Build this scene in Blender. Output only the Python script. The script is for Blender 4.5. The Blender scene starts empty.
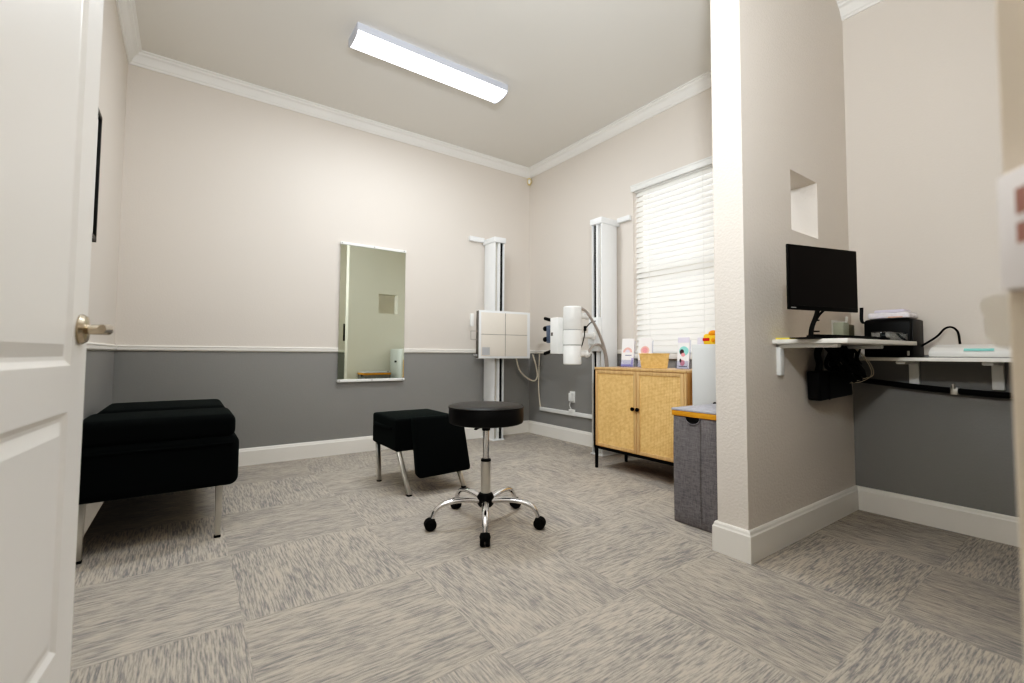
import bpy, bmesh, math, random
from mathutils import Vector, Matrix, Euler

random.seed(7)
sc = bpy.context.scene
COL = sc.collection
PI = math.pi

# ------------------------------------------------------------------ materials
def srgb(r, g, b):
    def f(c):
        c /= 255.0
        return c / 12.92 if c <= 0.04045 else ((c + 0.055) / 1.055) ** 2.4
    return (f(r), f(g), f(b), 1.0)

class NT:
    """small helper round a node tree"""
    def __init__(s, name):
        s.m = bpy.data.materials.new(name)
        s.m.use_nodes = True
        s.t = s.m.node_tree
        s.b = s.t.nodes['Principled BSDF']
        s.out = s.t.nodes['Material Output']
    def n(s, kind, **kw):
        x = s.t.nodes.new(kind)
        for k, v in kw.items():
            if hasattr(x, k):
                setattr(x, k, v)
            else:
                x.inputs[k].default_value = v
        return x
    def l(s, a, b):
        s.t.links.new(a, b)
    def set(s, **kw):
        for k, v in kw.items():
            s.b.inputs[k.replace('_', ' ')].default_value = v

def plain(name, col, rough=0.5, metal=0.0, var=0.04, scale=30.0, bump=0.0, bscale=200.0, **kw):
    """a solid colour with slight procedural variation and an optional fine bump"""
    q = NT(name)
    q.set(Roughness=rough, Metallic=metal, **kw)
    tc = q.n('ShaderNodeTexCoord')
    nz = q.n('ShaderNodeTexNoise')
    nz.inputs['Scale'].default_value = scale
    q.l(tc.outputs['Object'], nz.inputs['Vector'])
    mr = q.n('ShaderNodeMapRange')
    mr.inputs['To Min'].default_value = 1 - var
    mr.inputs['To Max'].default_value = 1 + var
    q.l(nz.outputs['Fac'], mr.inputs['Value'])
    mx = q.n('ShaderNodeVectorMath', operation='SCALE')
    mx.inputs[0].default_value = col[:3]
    q.l(mr.outputs['Result'], mx.inputs['Scale'])
    q.l(mx.outputs['Vector'], q.b.inputs['Base Color'])
    if bump:
        nb = q.n('ShaderNodeTexNoise')
        nb.inputs['Scale'].default_value = bscale
        nb.inputs['Detail'].default_value = 3
        q.l(tc.outputs['Object'], nb.inputs['Vector'])
        bp = q.n('ShaderNodeBump')
        bp.inputs['Strength'].default_value = bump
        bp.inputs['Distance'].default_value = 0.002
        q.l(nb.outputs['Fac'], bp.inputs['Height'])
        q.l(bp.outputs['Normal'], q.b.inputs['Normal'])
    return q.m

def wall_paint(name, upper, lower, split, bump=0.25):
    """painted drywall: beige above, grey below the split height, orange-peel texture"""
    q = NT(name)
    q.set(Roughness=0.6)
    ge = q.n('ShaderNodeNewGeometry')
    sep = q.n('ShaderNodeSeparateXYZ')
    q.l(ge.outputs['Position'], sep.inputs[0])
    gt = q.n('ShaderNodeMath', operation='GREATER_THAN')
    gt.inputs[1].default_value = split
    q.l(sep.outputs['Z'], gt.inputs[0])
    mix = q.n('ShaderNodeMix', data_type='RGBA')
    mix.inputs[6].default_value = lower
    mix.inputs[7].default_value = upper
    q.l(gt.outputs[0], mix.inputs[0])
    q.l(mix.outputs[2], q.b.inputs['Base Color'])
    nb = q.n('ShaderNodeTexNoise')
    nb.inputs['Scale'].default_value = 90
    nb.inputs['Detail'].default_value = 3
    q.l(ge.outputs['Position'], nb.inputs['Vector'])
    bp = q.n('ShaderNodeBump')
    bp.inputs['Strength'].default_value = bump
    bp.inputs['Distance'].default_value = 0.003
    q.l(nb.outputs['Fac'], bp.inputs['Height'])
    q.l(bp.outputs['Normal'], q.b.inputs['Normal'])
    return q.m

def carpet_mat():
    q = NT('carpet_tiles')
    q.set(Roughness=0.95)
    q.b.inputs['Specular IOR Level'].default_value = 0.1
    S, X0, Y0 = 0.615, 0.185, 0.57
    ge = q.n('ShaderNodeNewGeometry')
    sep = q.n('ShaderNodeSeparateXYZ')
    q.l(ge.outputs['Position'], sep.inputs[0])
    def math_(op, a, b=None):
        x = q.n('ShaderNodeMath', operation=op)
        for i, v in enumerate((a, b)):
            if v is None:
                continue
            if isinstance(v, (int, float)):
                x.inputs[i].default_value = v
            else:
                q.l(v, x.inputs[i])
        return x.outputs[0]
    u = math_('DIVIDE', math_('SUBTRACT', sep.outputs['X'], X0), S)
    v = math_('DIVIDE', math_('SUBTRACT', sep.outputs['Y'], Y0), S)
    iu, iv = math_('FLOOR', u), math_('FLOOR', v)
    par = math_('FLOORED_MODULO', math_('ADD', iu, iv), 2.0)      # odd: streaks along x
    fu, fv = math_('FRACT', u), math_('FRACT', v)
    cid = q.n('ShaderNodeCombineXYZ')
    q.l(iu, cid.inputs[0]); q.l(iv, cid.inputs[1])
    wn = q.n('ShaderNodeTexWhiteNoise', noise_dimensions='2D')
    q.l(cid.outputs[0], wn.inputs['Vector'])
    # along / across coordinates by parity
    def mixf(a, b):
        m = q.n('ShaderNodeMix', data_type='FLOAT')
        q.l(par, m.inputs[0]); q.l(a, m.inputs[2]); q.l(b, m.inputs[3])
        return m.outputs[0]
    along = mixf(sep.outputs['Y'], sep.outputs['X'])
    across = mixf(sep.outputs['X'], sep.outputs['Y'])
    def streak(sa, sc_, seed, detail=2.0, rough=0.5):
        c = q.n('ShaderNodeCombineXYZ')
        q.l(math_('MULTIPLY', along, sa), c.inputs[0])
        q.l(math_('MULTIPLY', across, sc_), c.inputs[1])
        q.l(math_('ADD', math_('MULTIPLY', wn.outputs['Value'], 50.0), seed), c.inputs[2])
        nz = q.n('ShaderNodeTexNoise')
        nz.inputs['Scale'].default_value = 1.0
        nz.inputs['Detail'].default_value = detail
        nz.inputs['Roughness'].default_value = rough
        q.l(c.outputs[0], nz.inputs['Vector'])
        return nz.outputs['Fac']
    n1 = streak(13.0, 190.0, 0.0, 3.0, 0.6)
    n2 = streak(34.0, 480.0, 7.0)
    n3 = streak(2.2, 7.0, 3.0)
    h = math_('ADD', math_('ADD', math_('MULTIPLY', n1, 0.72), math_('MULTIPLY', n2, 0.28)),
              math_('MULTIPLY', math_('SUBTRACT', n3, 0.5), 0.16))
    r = q.n('ShaderNodeValToRGB')
    e = r.color_ramp.elements
    e[0].position = 0.38; e[0].color = CARPET_DARK
    e[1].position = 0.57; e[1].color = CARPET_LIGHT
    m_ = r.color_ramp.elements.new(0.47); m_.color = CARPET_MID
    q.l(h, r.inputs['Fac'])
    # seams between the tiles
    def edge(f):
        return math_('MINIMUM', f, math_('SUBTRACT', 1.0, f))
    ed = math_('MINIMUM', edge(fu), edge(fv))
    seam = math_('SMOOTH_MIN', math_('MULTIPLY', ed, 160.0), 1.0)
    val = math_('MULTIPLY', math_('ADD', 0.965, math_('MULTIPLY', wn.outputs['Value'], 0.07)),
                math_('ADD', 0.96, math_('MULTIPLY', math_('MINIMUM', math_('MULTIPLY', ed, 160.0), 1.0), 0.04)))
    sca = q.n('ShaderNodeVectorMath', operation='SCALE')
    q.l(r.outputs['Color'], sca.inputs[0]); q.l(val, sca.inputs['Scale'])
    q.l(sca.outputs['Vector'], q.b.inputs['Base Color'])
    bp = q.n('ShaderNodeBump')
    bp.inputs['Strength'].default_value = 0.5
    bp.inputs['Distance'].default_value = 0.003
    q.l(n2, bp.inputs['Height'])
    q.l(bp.outputs['Normal'], q.b.inputs['Normal'])
    return q.m

def weave_mat(name, c1, c2, scale=130.0, rough=0.6):
    """cane / seagrass weave: two crossed bands plus noise"""
    q = NT(name)
    q.set(Roughness=rough)
    tc = q.n('ShaderNodeTexCoord')
    mp = q.n('ShaderNodeMapping')
    q.l(tc.outputs['Object'], mp.inputs['Vector'])
    w1 = q.n('ShaderNodeTexWave', wave_type='BANDS', bands_direction='Z')
    w2 = q.n('ShaderNodeTexWave', wave_type='BANDS', bands_direction='Y')
    for w, s_ in ((w1, scale), (w2, scale * 0.8)):
        w.inputs['Scale'].default_value = s_ / 6.0
        w.inputs['Distortion'].default_value = 1.2
        w.inputs['Detail'].default_value = 1.5
        q.l(mp.outputs['Vector'], w.inputs['Vector'])
    nz = q.n('ShaderNodeTexNoise')
    nz.inputs['Scale'].default_value = 45
    q.l(tc.outputs['Object'], nz.inputs['Vector'])
    a = q.n('ShaderNodeMath', operation='MULTIPLY')
    q.l(w1.outputs['Fac'], a.inputs[0]); q.l(w2.outputs['Fac'], a.inputs[1])
    b = q.n('ShaderNodeMath', operation='ADD')
    q.l(a.outputs[0], b.inputs[0]); q.l(nz.outputs['Fac'], b.inputs[1])
    r = q.n('ShaderNodeValToRGB')
    r.color_ramp.elements[0].position = 0.4; r.color_ramp.elements[0].color = c1
    r.color_ramp.elements[1].position = 1.2 if False else 0.95; r.color_ramp.elements[1].color = c2
    q.l(b.outputs[0], r.inputs['Fac'])
    q.l(r.outputs['Color'], q.b.inputs['Base Color'])
    bp = q.n('ShaderNodeBump')
    bp.inputs['Strength'].default_value = 0.5
    bp.inputs['Distance'].default_value = 0.003
    q.l(b.outputs[0], bp.inputs['Height'])
    q.l(bp.outputs['Normal'], q.b.inputs['Normal'])
    return q.m

def wood_mat(name, c1, c2, axis='Z', rough=0.45):
    q = NT(name)
    q.set(Roughness=rough)
    tc = q.n('ShaderNodeTexCoord')
    mp = q.n('ShaderNodeMapping')
    s = {'X': (3, 60, 60), 'Y': (60, 3, 60), 'Z': (60, 60, 3)}[axis]
    mp.inputs['Scale'].default_value = s
    q.l(tc.outputs['Object'], mp.inputs['Vector'])
    nz = q.n('ShaderNodeTexNoise')
    nz.inputs['Scale'].default_value = 1.0
    nz.inputs['Detail'].default_value = 3
    q.l(mp.outputs['Vector'], nz.inputs['Vector'])
    r = q.n('ShaderNodeValToRGB')
    r.color_ramp.elements[0].position = 0.35; r.color_ramp.elements[0].color = c1
    r.color_ramp.elements[1].position = 0.65; r.color_ramp.elements[1].color = c2
    q.l(nz.outputs['Fac'], r.inputs['Fac'])
    q.l(r.outputs['Color'], q.b.inputs['Base Color'])
    return q.m

def linen_mat(name, c1, c2):
    """two-tone woven canvas for the hamper"""
    q = NT(name)
    q.set(Roughness=0.9)
    tc = q.n('ShaderNodeTexCoord')
    outs = []
    for s in ((30, 30, 420), (420, 420, 30)):
        mp = q.n('ShaderNodeMapping')
        mp.inputs['Scale'].default_value = s
        q.l(tc.outputs['Object'], mp.inputs['Vector'])
        nz = q.n('ShaderNodeTexNoise')
        nz.inputs['Scale'].default_value = 1.0
        q.l(mp.outputs['Vector'], nz.inputs['Vector'])
        outs.append(nz.outputs['Fac'])
    a = q.n('ShaderNodeMath', operation='ADD')
    q.l(outs[0], a.inputs[0]); q.l(outs[1], a.inputs[1])
    r = q.n('ShaderNodeValToRGB')
    r.color_ramp.elements[0].position = 0.75; r.color_ramp.elements[0].color = c1
    r.color_ramp.elements[1].position = 1.0; r.color_ramp.elements[1].color = c2
    sc_ = q.n('ShaderNodeMath', operation='MULTIPLY'); sc_.inputs[1].default_value = 0.88
    q.l(a.outputs[0], sc_.inputs[0])
    q.l(sc_.outputs[0], r.inputs['Fac'])
    q.l(r.outputs['Color'], q.b.inputs['Base Color'])
    return q.m

def emit_mat(name, col, strength):
    q = NT(name)
    e = q.n('ShaderNodeEmission')
    e.inputs['Color'].default_value = col
    e.inputs['Strength'].default_value = strength
    q.l(e.outputs[0], q.out.inputs['Surface'])
    return q.m

def glass_mat(name, tint=(0.9, 0.95, 0.95, 1), gloss=0.08):
    q = NT(name)
    tr = q.n('ShaderNodeBsdfTransparent')
    tr.inputs['Color'].default_value = tint
    gl = q.n('ShaderNodeBsdfGlossy')
    gl.inputs['Roughness'].default_value = 0.03
    mx = q.n('ShaderNodeMixShader')
    mx.inputs[0].default_value = gloss
    q.l(tr.outputs[0], mx.inputs[1]); q.l(gl.outputs[0], mx.inputs[2])
    q.l(mx.outputs[0], q.out.inputs['Surface'])
    return q.m

def translucent_mat(name, col, fac=0.35):
    q = NT(name)
    d = q.n('ShaderNodeBsdfDiffuse'); d.inputs['Color'].default_value = col
    t = q.n('ShaderNodeBsdfTranslucent'); t.inputs['Color'].default_value = col
    mx = q.n('ShaderNodeMixShader'); mx.inputs[0].default_value = fac
    q.l(d.outputs[0], mx.inputs[1]); q.l(t.outputs[0], mx.inputs[2])
    q.l(mx.outputs[0], q.out.inputs['Surface'])
    return q.m

CARPET_DARK = srgb(133, 131, 131)
CARPET_MID = srgb(161, 155, 149)
CARPET_LIGHT = srgb(192, 182, 169)
BEIGE = srgb(217, 209, 200)
GREY = srgb(139, 138, 136)

M = {}
M['wall'] = wall_paint('beige_over_grey_paint', BEIGE, GREY, 0.91)
M['wall_beige'] = wall_paint('beige_paint', BEIGE, BEIGE, 0.0, bump=0.9)
M['jamb'] = plain('jamb_paint', srgb(238, 226, 210), 0.5, var=0.01)
M['ceiling'] = plain('ceiling_paint', srgb(226, 223, 217), 0.8, var=0.01, scale=2, bump=0.15, bscale=120)
M['carpet'] = carpet_mat()
M['trim'] = plain('white_trim_paint', srgb(233, 229, 222), 0.35, var=0.01, scale=4)
M['crown'] = plain('crown_paint', srgb(236, 234, 230), 0.5, var=0.01, scale=4)
M['door'] = plain('door_paint', srgb(232, 229, 225), 0.35, var=0.015, scale=3)
M['nickel'] = plain('satin_nickel', srgb(190, 178, 160), 0.22, 1.0, var=0.03)
M['chrome'] = plain('chrome', srgb(225, 225, 226), 0.10, 1.0, var=0.02)
M['brushed'] = plain('brushed_steel', srgb(205, 203, 198), 0.28, 1.0, var=0.04)
M['black'] = plain('black_plastic', srgb(7, 7, 7), 0.45, var=0.1, Specular_IOR_Level=0.2)
M['black_soft'] = plain('black_rubber', srgb(7, 7, 7), 0.7, var=0.1, Specular_IOR_Level=0.2)
M['black_metal'] = plain('black_metal', srgb(9, 9, 9), 0.4, 0.3, var=0.1, Specular_IOR_Level=0.2)
M['vinyl'] = plain('black_vinyl', srgb(11, 10, 11), 0.42, var=0.06, Specular_IOR_Level=0.3, bump=0.12, bscale=260)
M['velvet'] = plain('black_green_velour', srgb(8, 12, 12), 0.95, var=0.25, scale=60, bump=0.3, bscale=420,
                    Specular_IOR_Level=0.15, Sheen_Weight=0.05, Sheen_Roughness=0.5, Sheen_Tint=srgb(120, 160, 155))
M['white_steel'] = plain('white_enamel', srgb(232, 233, 233), 0.35, var=0.015)
M['white_plastic'] = plain('white_plastic', srgb(234, 234, 231), 0.4, var=0.02)
M['grey_plastic'] = plain('grey_plastic', srgb(150, 150, 148), 0.45, var=0.04)
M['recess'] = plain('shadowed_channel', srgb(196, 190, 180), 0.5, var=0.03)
M['panel_cream'] = plain('receptor_cream', srgb(226, 218, 206), 0.5, var=0.01)
M['line_grey'] = plain('dark_line', srgb(96, 92, 88), 0.6)
M['mark_grey'] = plain('label_grey', srgb(176, 176, 178), 0.6, var=0.12, scale=400)
M['blue_panel'] = plain('blue_grey_panel', srgb(84, 94, 112), 0.35, var=0.05)
M['hose'] = plain('grey_hose', srgb(158, 150, 144), 0.5, var=0.08, scale=300)
M['cream_cable'] = plain('cream_cable', srgb(214, 205, 188), 0.5)
M['wood'] = wood_mat('oak_veneer', srgb(196, 156, 108), srgb(214, 176, 126))
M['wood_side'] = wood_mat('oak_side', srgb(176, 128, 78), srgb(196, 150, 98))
M['cane'] = weave_mat('woven_cane', srgb(212, 164, 102), srgb(244, 206, 142), scale=190.0)
M['basket'] = weave_mat('woven_basket', srgb(206, 160, 90), srgb(240, 204, 138), scale=260)
M['linen'] = linen_mat('grey_linen', srgb(98, 95, 97), srgb(126, 122, 124))
M['lid'] = linen_mat('grey_linen_lid', srgb(158, 158, 166), srgb(182, 182, 190))
M['amber'] = wood_mat('amber_bamboo', srgb(204, 138, 36), srgb(224, 160, 54), 'Y')
M['mirror'] = plain('silvered_glass', srgb(226, 236, 222), 0.015, 1.0, var=0.0)
M['glass'] = glass_mat('window_glass', (0.95, 0.95, 0.95, 1))
M['acrylic'] = glass_mat('clear_acrylic', (0.90, 0.91, 0.98, 1), 0.12)
M['clear_box'] = glass_mat('clear_plastic_box', (0.86, 0.90, 0.92, 1), 0.25)
M['slat'] = translucent_mat('blind_slat', srgb(242, 241, 238), 0.30)
M['paper'] = plain('white_paper', srgb(240, 238, 238), 0.6, var=0.02)
M['led'] = emit_mat('led_diffuser', (0.97, 0.98, 1.0, 1), 8.0)
M['led_side'] = plain('fixture_housing', srgb(200, 204, 216), 0.4, var=0.01)
M['screen'] = plain('monitor_screen', srgb(13, 10, 11), 0.28, var=0.02, Specular_IOR_Level=0.25)
M['cabinet_white'] = plain('cabinet_enamel', srgb(216, 218, 218), 0.4, var=0.01)
M['sensor'] = plain('sensor_cream', srgb(226, 206, 150), 0.35)
M['pink'] = plain('print_pink', srgb(232, 150, 158), 0.6, var=0.25, scale=90)
M['salmon'] = plain('print_salmon', srgb(236, 184, 174), 0.6, var=0.2, scale=90)
M['teal'] = plain('print_teal', srgb(140, 214, 208), 0.6, var=0.08)
M['navy'] = plain('print_navy', srgb(90, 96, 140), 0.6)
M['violet'] = plain('print_violet', srgb(178, 172, 218), 0.5)
M['ink'] = plain('print_ink', srgb(60, 40, 45), 0.6)
M['lilac'] = plain('print_lilac', srgb(222, 216, 232), 0.6, var=0.04)
M['yellow'] = plain('yellow_plush', srgb(246, 200, 60), 0.8, var=0.15, scale=120)
M['orange'] = plain('orange_plush', srgb(240, 150, 30), 0.8, var=0.1, scale=120)
M['red'] = plain('red_felt', srgb(205, 24, 22), 0.7)
M['note'] = plain('yellow_note', srgb(244, 226, 90), 0.7)
M['green_grey'] = plain('pale_green_adapter', srgb(190, 198, 184), 0.5)
M['olive_grey'] = plain('olive_grey_adapter', srgb(140, 138, 118), 0.5)
M['shelf'] = plain('white_melamine', srgb(236, 233, 226), 0.35, var=0.01)
M['rust'] = plain('print_rust', srgb(158, 112, 100), 0.6)
M['grey_card'] = plain('pale_grey_card', srgb(232, 226, 224), 0.6, var=0.05, scale=60)
M['plastic_wrap'] = plain('clear_wrap_pack', srgb(232, 228, 234), 0.18, var=0.12, scale=70, bump=0.6, bscale=90)
M['peach'] = plain('print_peach', srgb(222, 178, 158), 0.5, var=0.2, scale=150)

# ------------------------------------------------------------------ mesh building
class MB:
    """collects shapes in one bmesh and links them as ONE mesh object"""
    def __init__(s):
        s.bm = bmesh.new()
    def _merge(s, tmp, mat=None):
        if mat is not None:
            tmp.transform(mat)
        me = bpy.data.meshes.new('tmp')
        tmp.to_mesh(me); tmp.free()
        s.bm.from_mesh(me)
        bpy.data.meshes.remove(me)
    def box(s, lo, hi, bevel=0.0, seg=2, rot=None, pivot=None):
        t = bmesh.new()
        bmesh.ops.create_cube(t, size=1.0)
        lo, hi = Vector(lo), Vector(hi)
        d = hi - lo
        t.transform(Matrix.Translation((lo + hi) / 2) @ Matrix.Diagonal((abs(d.x), abs(d.y), abs(d.z), 1)))
        if bevel > 0:
            bmesh.ops.bevel(t, geom=t.edges[:], offset=min(bevel, 0.49 * min(abs(d.x), abs(d.y), abs(d.z))),
                            segments=seg, profile=0.5, affect='EDGES')
        m = None
        if rot is not None:
            p = Vector(pivot) if pivot is not None else (lo + hi) / 2
            m = Matrix.Translation(p) @ Euler(rot).to_matrix().to_4x4() @ Matrix.Translation(-p)
        s._merge(t, m)
        return s
    def hull(s, bottom, top, bevel=0.0, seg=2):
        """box-like solid from two quads given in the same order"""
        t = bmesh.new()
        b = [t.verts.new(p) for p in bottom]
        u = [t.verts.new(p) for p in top]
        n = len(b)
        t.faces.new(b[::-1]); t.faces.new(u)
        for i in range(n):
            t.faces.new((b[i], b[(i + 1) % n], u[(i + 1) % n], u[i]))
        bmesh.ops.recalc_face_normals(t, faces=t.faces[:])
        if bevel > 0:
            bmesh.ops.bevel(t, geom=t.edges[:], offset=bevel, segments=seg, profile=0.5, affect='EDGES')
        s._merge(t)
        return s
    def cyl(s, p0, p1, r0, r1=None, seg=24, bevel=0.0):
        r1 = r0 if r1 is None else r1
        p0, p1 = Vector(p0), Vector(p1)
        d = p1 - p0
        t = bmesh.new()
        bmesh.ops.create_cone(t, cap_ends=True, segments=seg, radius1=r0, radius2=r1, depth=d.length)
        if bevel > 0:
            ed = [e for e in t.edges if len(e.link_faces) == 2 and any(len(f.verts) > 4 for f in e.link_faces)]
            bmesh.ops.bevel(t, geom=ed, offset=bevel, segments=2, profile=0.5, affect='EDGES')
        q = Vector((0, 0, 1)).rotation_difference(d.normalized())
        s._merge(t, Matrix.Translation((p0 + p1) / 2) @ q.to_matrix().to_4x4())
        return s
    def ball(s, c, r, scale=(1, 1, 1), seg=20, rot=None):
        t = bmesh.new()
        bmesh.ops.create_uvsphere(t, u_segments=seg, v_segments=max(8, seg // 2), radius=r)
        m = Matrix.Diagonal((*scale, 1))
        if rot is not None:
            m = Euler(rot).to_matrix().to_4x4() @ m
        s._merge(t, Matrix.Translation(c) @ m)
        return s
    def tube(s, pts, r, seg=10, smooth=6, flat=None):
        """round tube through points (Catmull-Rom); r a number or a list per input point"""
        P = [Vector(p) for p in pts]
        R_ = r if isinstance(r, (list, tuple)) else [r] * len(P)
        path, rad = [], []
        if len(P) == 2 or smooth <= 1:
            path, rad = P, list(R_)
        else:
            E = [P[0] * 2 - P[1]] + P + [P[-1] * 2 - P[-2]]
            for i in range(len(P) - 1):
                a, b, c, d = E[i], E[i + 1], E[i + 2], E[i + 3]
                for k in range(smooth):
                    t = k / smooth
                    path.append(0.5 * ((2 * b) + (c - a) * t + (2 * a - 5 * b + 4 * c - d) * t * t + (3 * b - a - 3 * c + d) * t ** 3))
                    rad.append(R_[i] * (1 - t) + R_[i + 1] * t)
            path.append(P[-1]); rad.append(R_[-1])
        t = bmesh.new()
        rings = []
        up = None
        for i, p in enumerate(path):
            d = (path[min(i + 1, len(path) - 1)] - path[max(i - 1, 0)]).normalized()
            if up is None:
                up = Vector((0, 0, 1)) if abs(d.z) < 0.9 else Vector((1, 0, 0))
            sd = d.cross(up)
            if sd.length < 1e-5:
                sd = d.cross(Vector((0, 1, 0)))
            sd.normalize()
            up = sd.cross(d).normalized()
            fw, fh = flat if flat else (1, 1)
            rings.append([t.verts.new(p + sd * (math.cos(a) * rad[i] * fw) + up * (math.sin(a) * rad[i] * fh))
                          for a in [2 * PI * k / seg for k in range(seg)]])
        for a, b in zip(rings, rings[1:]):
            for k in range(seg):
                t.faces.new((a[k], a[(k + 1) % seg], b[(k + 1) % seg], b[k]))
        t.faces.new(rings[0][::-1]); t.faces.new(rings[-1])
        bmesh.ops.recalc_face_normals(t, faces=t.faces[:])
        s._merge(t)
        return s
    def lathe(s, prof, c=(0, 0, 0), seg=48, axis='Z'):
        t = bmesh.new()
        rings = []
        for r, z in prof:
            if r < 1e-6:
                rings.append([t.verts.new((0, 0, z))])
            else:
                rings.append([t.verts.new((r * math.cos(2 * PI * k / seg), r * math.sin(2 * PI * k / seg), z)) for k in range(seg)])
        for a, b in zip(rings, rings[1:]):
            for k in range(seg):
                va = [a[k % len(a)], a[(k + 1) % len(a)], b[(k + 1) % len(b)], b[k % len(b)]]
                vs = []
                for x in va:
                    if x not in vs:
                        vs.append(x)
                if len(vs) >= 3:
                    t.faces.new(vs)
        bmesh.ops.recalc_face_normals(t, faces=t.faces[:])
        m = Matrix.Translation(c)
        if axis == 'Y':
            m = m @ Matrix.Rotation(-PI / 2, 4, 'X')
        elif axis == 'X':
            m = m @ Matrix.Rotation(PI / 2, 4, 'Y')
        s._merge(t, m)
        return s
    def prism(s, poly, axis, a, b, bevel=0.0):
        """extrude a polygon given in the two other axes (in xyz order) from a to b along axis"""
        def P(p, w):
            if axis == 'X':
                return (w, p[0], p[1])
            if axis == 'Y':
                return (p[0], w, p[1])
            return (p[0], p[1], w)
        t = bmesh.new()
        v0 = [t.verts.new(P(p, a)) for p in poly]
        v1 = [t.verts.new(P(p, b)) for p in poly]
        n = len(poly)
        t.faces.new(v0[::-1]); t.faces.new(v1)
        for i in range(n):
            t.faces.new((v0[i], v0[(i + 1) % n], v1[(i + 1) % n], v1[i]))
        bmesh.ops.recalc_face_normals(t, faces=t.faces[:])
        if bevel > 0:
            bmesh.ops.bevel(t, geom=t.edges[:], offset=bevel, segments=2, profile=0.5, affect='EDGES')
        s._merge(t)
        return s
    def map(s, fn):
        for v in s.bm.verts:
            v.co = Vector(fn(v.co))
        bmesh.ops.recalc_face_normals(s.bm, faces=s.bm.faces[:])
        return s
    def build(s, name, mat, parent=None, world=True, angle=35, smooth=True):
        """world=True: coordinates are the scene's, moved into the root's frame"""
        if parent is not None and world:
            root = parent
            while root.parent is not None:
                root = root.parent
            inv = (Matrix.Translation(root.location) @ root.rotation_euler.to_matrix().to_4x4()).inverted()
            s.bm.transform(inv)
        me = bpy.data.meshes.new(name)
        if smooth:
            for f in s.bm.faces:
                f.smooth = True
            th = math.radians(angle)
            for e in s.bm.edges:
                if len(e.link_faces) == 2:
                    e.smooth = e.calc_face_angle(0) < th
                else:
                    e.smooth = False
        s.bm.to_mesh(me); s.bm.free()
        me.materials.append(mat)
        o = bpy.data.objects.new(name, me)
        COL.objects.link(o)
        if parent is not None:
            o.parent = parent
        return o

def tag(o, label, cat, group=None):
    o['label'] = label; o['category'] = cat
    if group:
        o['group'] = group
    return o

def thing(name, label, cat, loc=(0, 0, 0), rz=0.0, group=None):
    o = bpy.data.objects.new(name, None)
    o.empty_display_size = 0.1
    COL.objects.link(o)
    o.location = loc; o.rotation_euler = (0, 0, rz)
    return tag(o, label, cat, group)

def struct(o, label=None):
    o['kind'] = 'structure'
    if label:
        o['label'] = label
    return o

def B(lo, hi, bevel=0.0, seg=2, **k):
    return MB().box(lo, hi, bevel, seg, **k)

# ------------------------------------------------------------------ the room
XB, YB, XC = 3.267, 4.243, -0.41          # window wall, back wall, left wall
ZC = 3.075
YR = -1.9                                  # wall behind the doorway
YP0, YP1, XP = 1.0586, 1.201, 2.032        # partition faces and its free end
T = 0.14

struct(B((XC - T, YR - T, -0.12), (XB + T, YB + T, 0.0)).build('floor', M['carpet'], smooth=False))
struct(B((XC - T, YR - T, ZC), (XB + T, YB + T, ZC + 0.12)).build('ceiling', M['ceiling'], smooth=False))
struct(B((XC - T, YB, 0), (XB + T, YB + T, ZC)).build('wall_back', M['wall'], smooth=False))
struct(B((XC - T, YR, 0), (XC, YB, ZC)).build('wall_left', M['wall'], smooth=False))
struct(B((XC - T, YR - T, 0), (XB + T, YR, ZC)).build('wall_rear', M['wall'], smooth=False))
# window wall with its opening
WY0, WY1, WZ0, WZ1 = 1.335, 2.705, 0.912, 2.425
w = MB()
w.box((XB, YR, 0), (XB + T, WY0, ZC)); w.box((XB, WY1, 0), (XB + T, YB, ZC))
w.box((XB, WY0, 0), (XB + T, WY1, WZ0)); w.box((XB, WY0, WZ1), (XB + T, WY1, ZC))
struct(w.build('wall_right', M['wall'], smooth=False))
# partition with a square pass-through
PX0, PX1, PZ0, PZ1 = 2.508, 2.830, 1.547, 1.862
w = MB()
w.box((XP, YP0, 0), (PX0, YP1, ZC)); w.box((PX1, YP0, 0), (XB, YP1, ZC))
w.box((PX0, YP0, 0), (PX1, YP1, PZ0)); w.box((PX0, YP0, PZ1), (PX1, YP1, ZC))
struct(w.build('wall_partition', M['wall_beige'], smooth=False))
# short wall beside the camera: the doorway's right side
JX, JY = 0.50, 0.0605
struct(B((JX, JY - 0.13, 0), (XB, JY, ZC)).build('wall_front', M['wall'], smooth=False))

struct(B((JX - 0.016, JY - 0.16, 0), (JX, JY, ZC), 0.002).build('trim_10', M['jamb']))
# baseboards: flat board with a rounded, stepped top
def base_profile(h=0.135, t=0.018):
    return [(0, 0), (t, 0), (t, h - 0.022), (t - 0.004, h - 0.016), (t - 0.006, h - 0.006), (t - 0.010, h), (0, h)]
def runner(name, prof, p0, p1, nrm, mat, ext0=0.0, ext1=0.0, miter0=0.0, miter1=0.0):
    """profile (out, z) swept along a straight wall line; miters shift the ends in proportion to 'out'"""
    p0, p1, nrm = Vector((*p0, 0)), Vector((*p1, 0)), Vector((*nrm, 0))
    d = (p1 - p0).normalized()
    t = bmesh.new()
    a = [t.verts.new(p0 + nrm * u + Vector((0, 0, z)) + d * (miter0 * u)) for u, z in prof]
    b = [t.verts.new(p1 + nrm * u + Vector((0, 0, z)) - d * (miter1 * u)) for u, z in prof]
    n = len(prof)
    t.faces.new(a[::-1]); t.faces.new(b)
    for i in range(n):
        t.faces.new((a[i], a[(i + 1) % n], b[(i + 1) % n], b[i]))
    bmesh.ops.recalc_face_normals(t, faces=t.faces[:])
    m = MB(); m._merge(t)
    return struct(m.build(name, mat, angle=20))
bpf = base_profile()
runner('baseboard_back', bpf, (XC, YB), (XB, YB), (0, -1), M['trim'], miter0=1, miter1=1)
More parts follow.
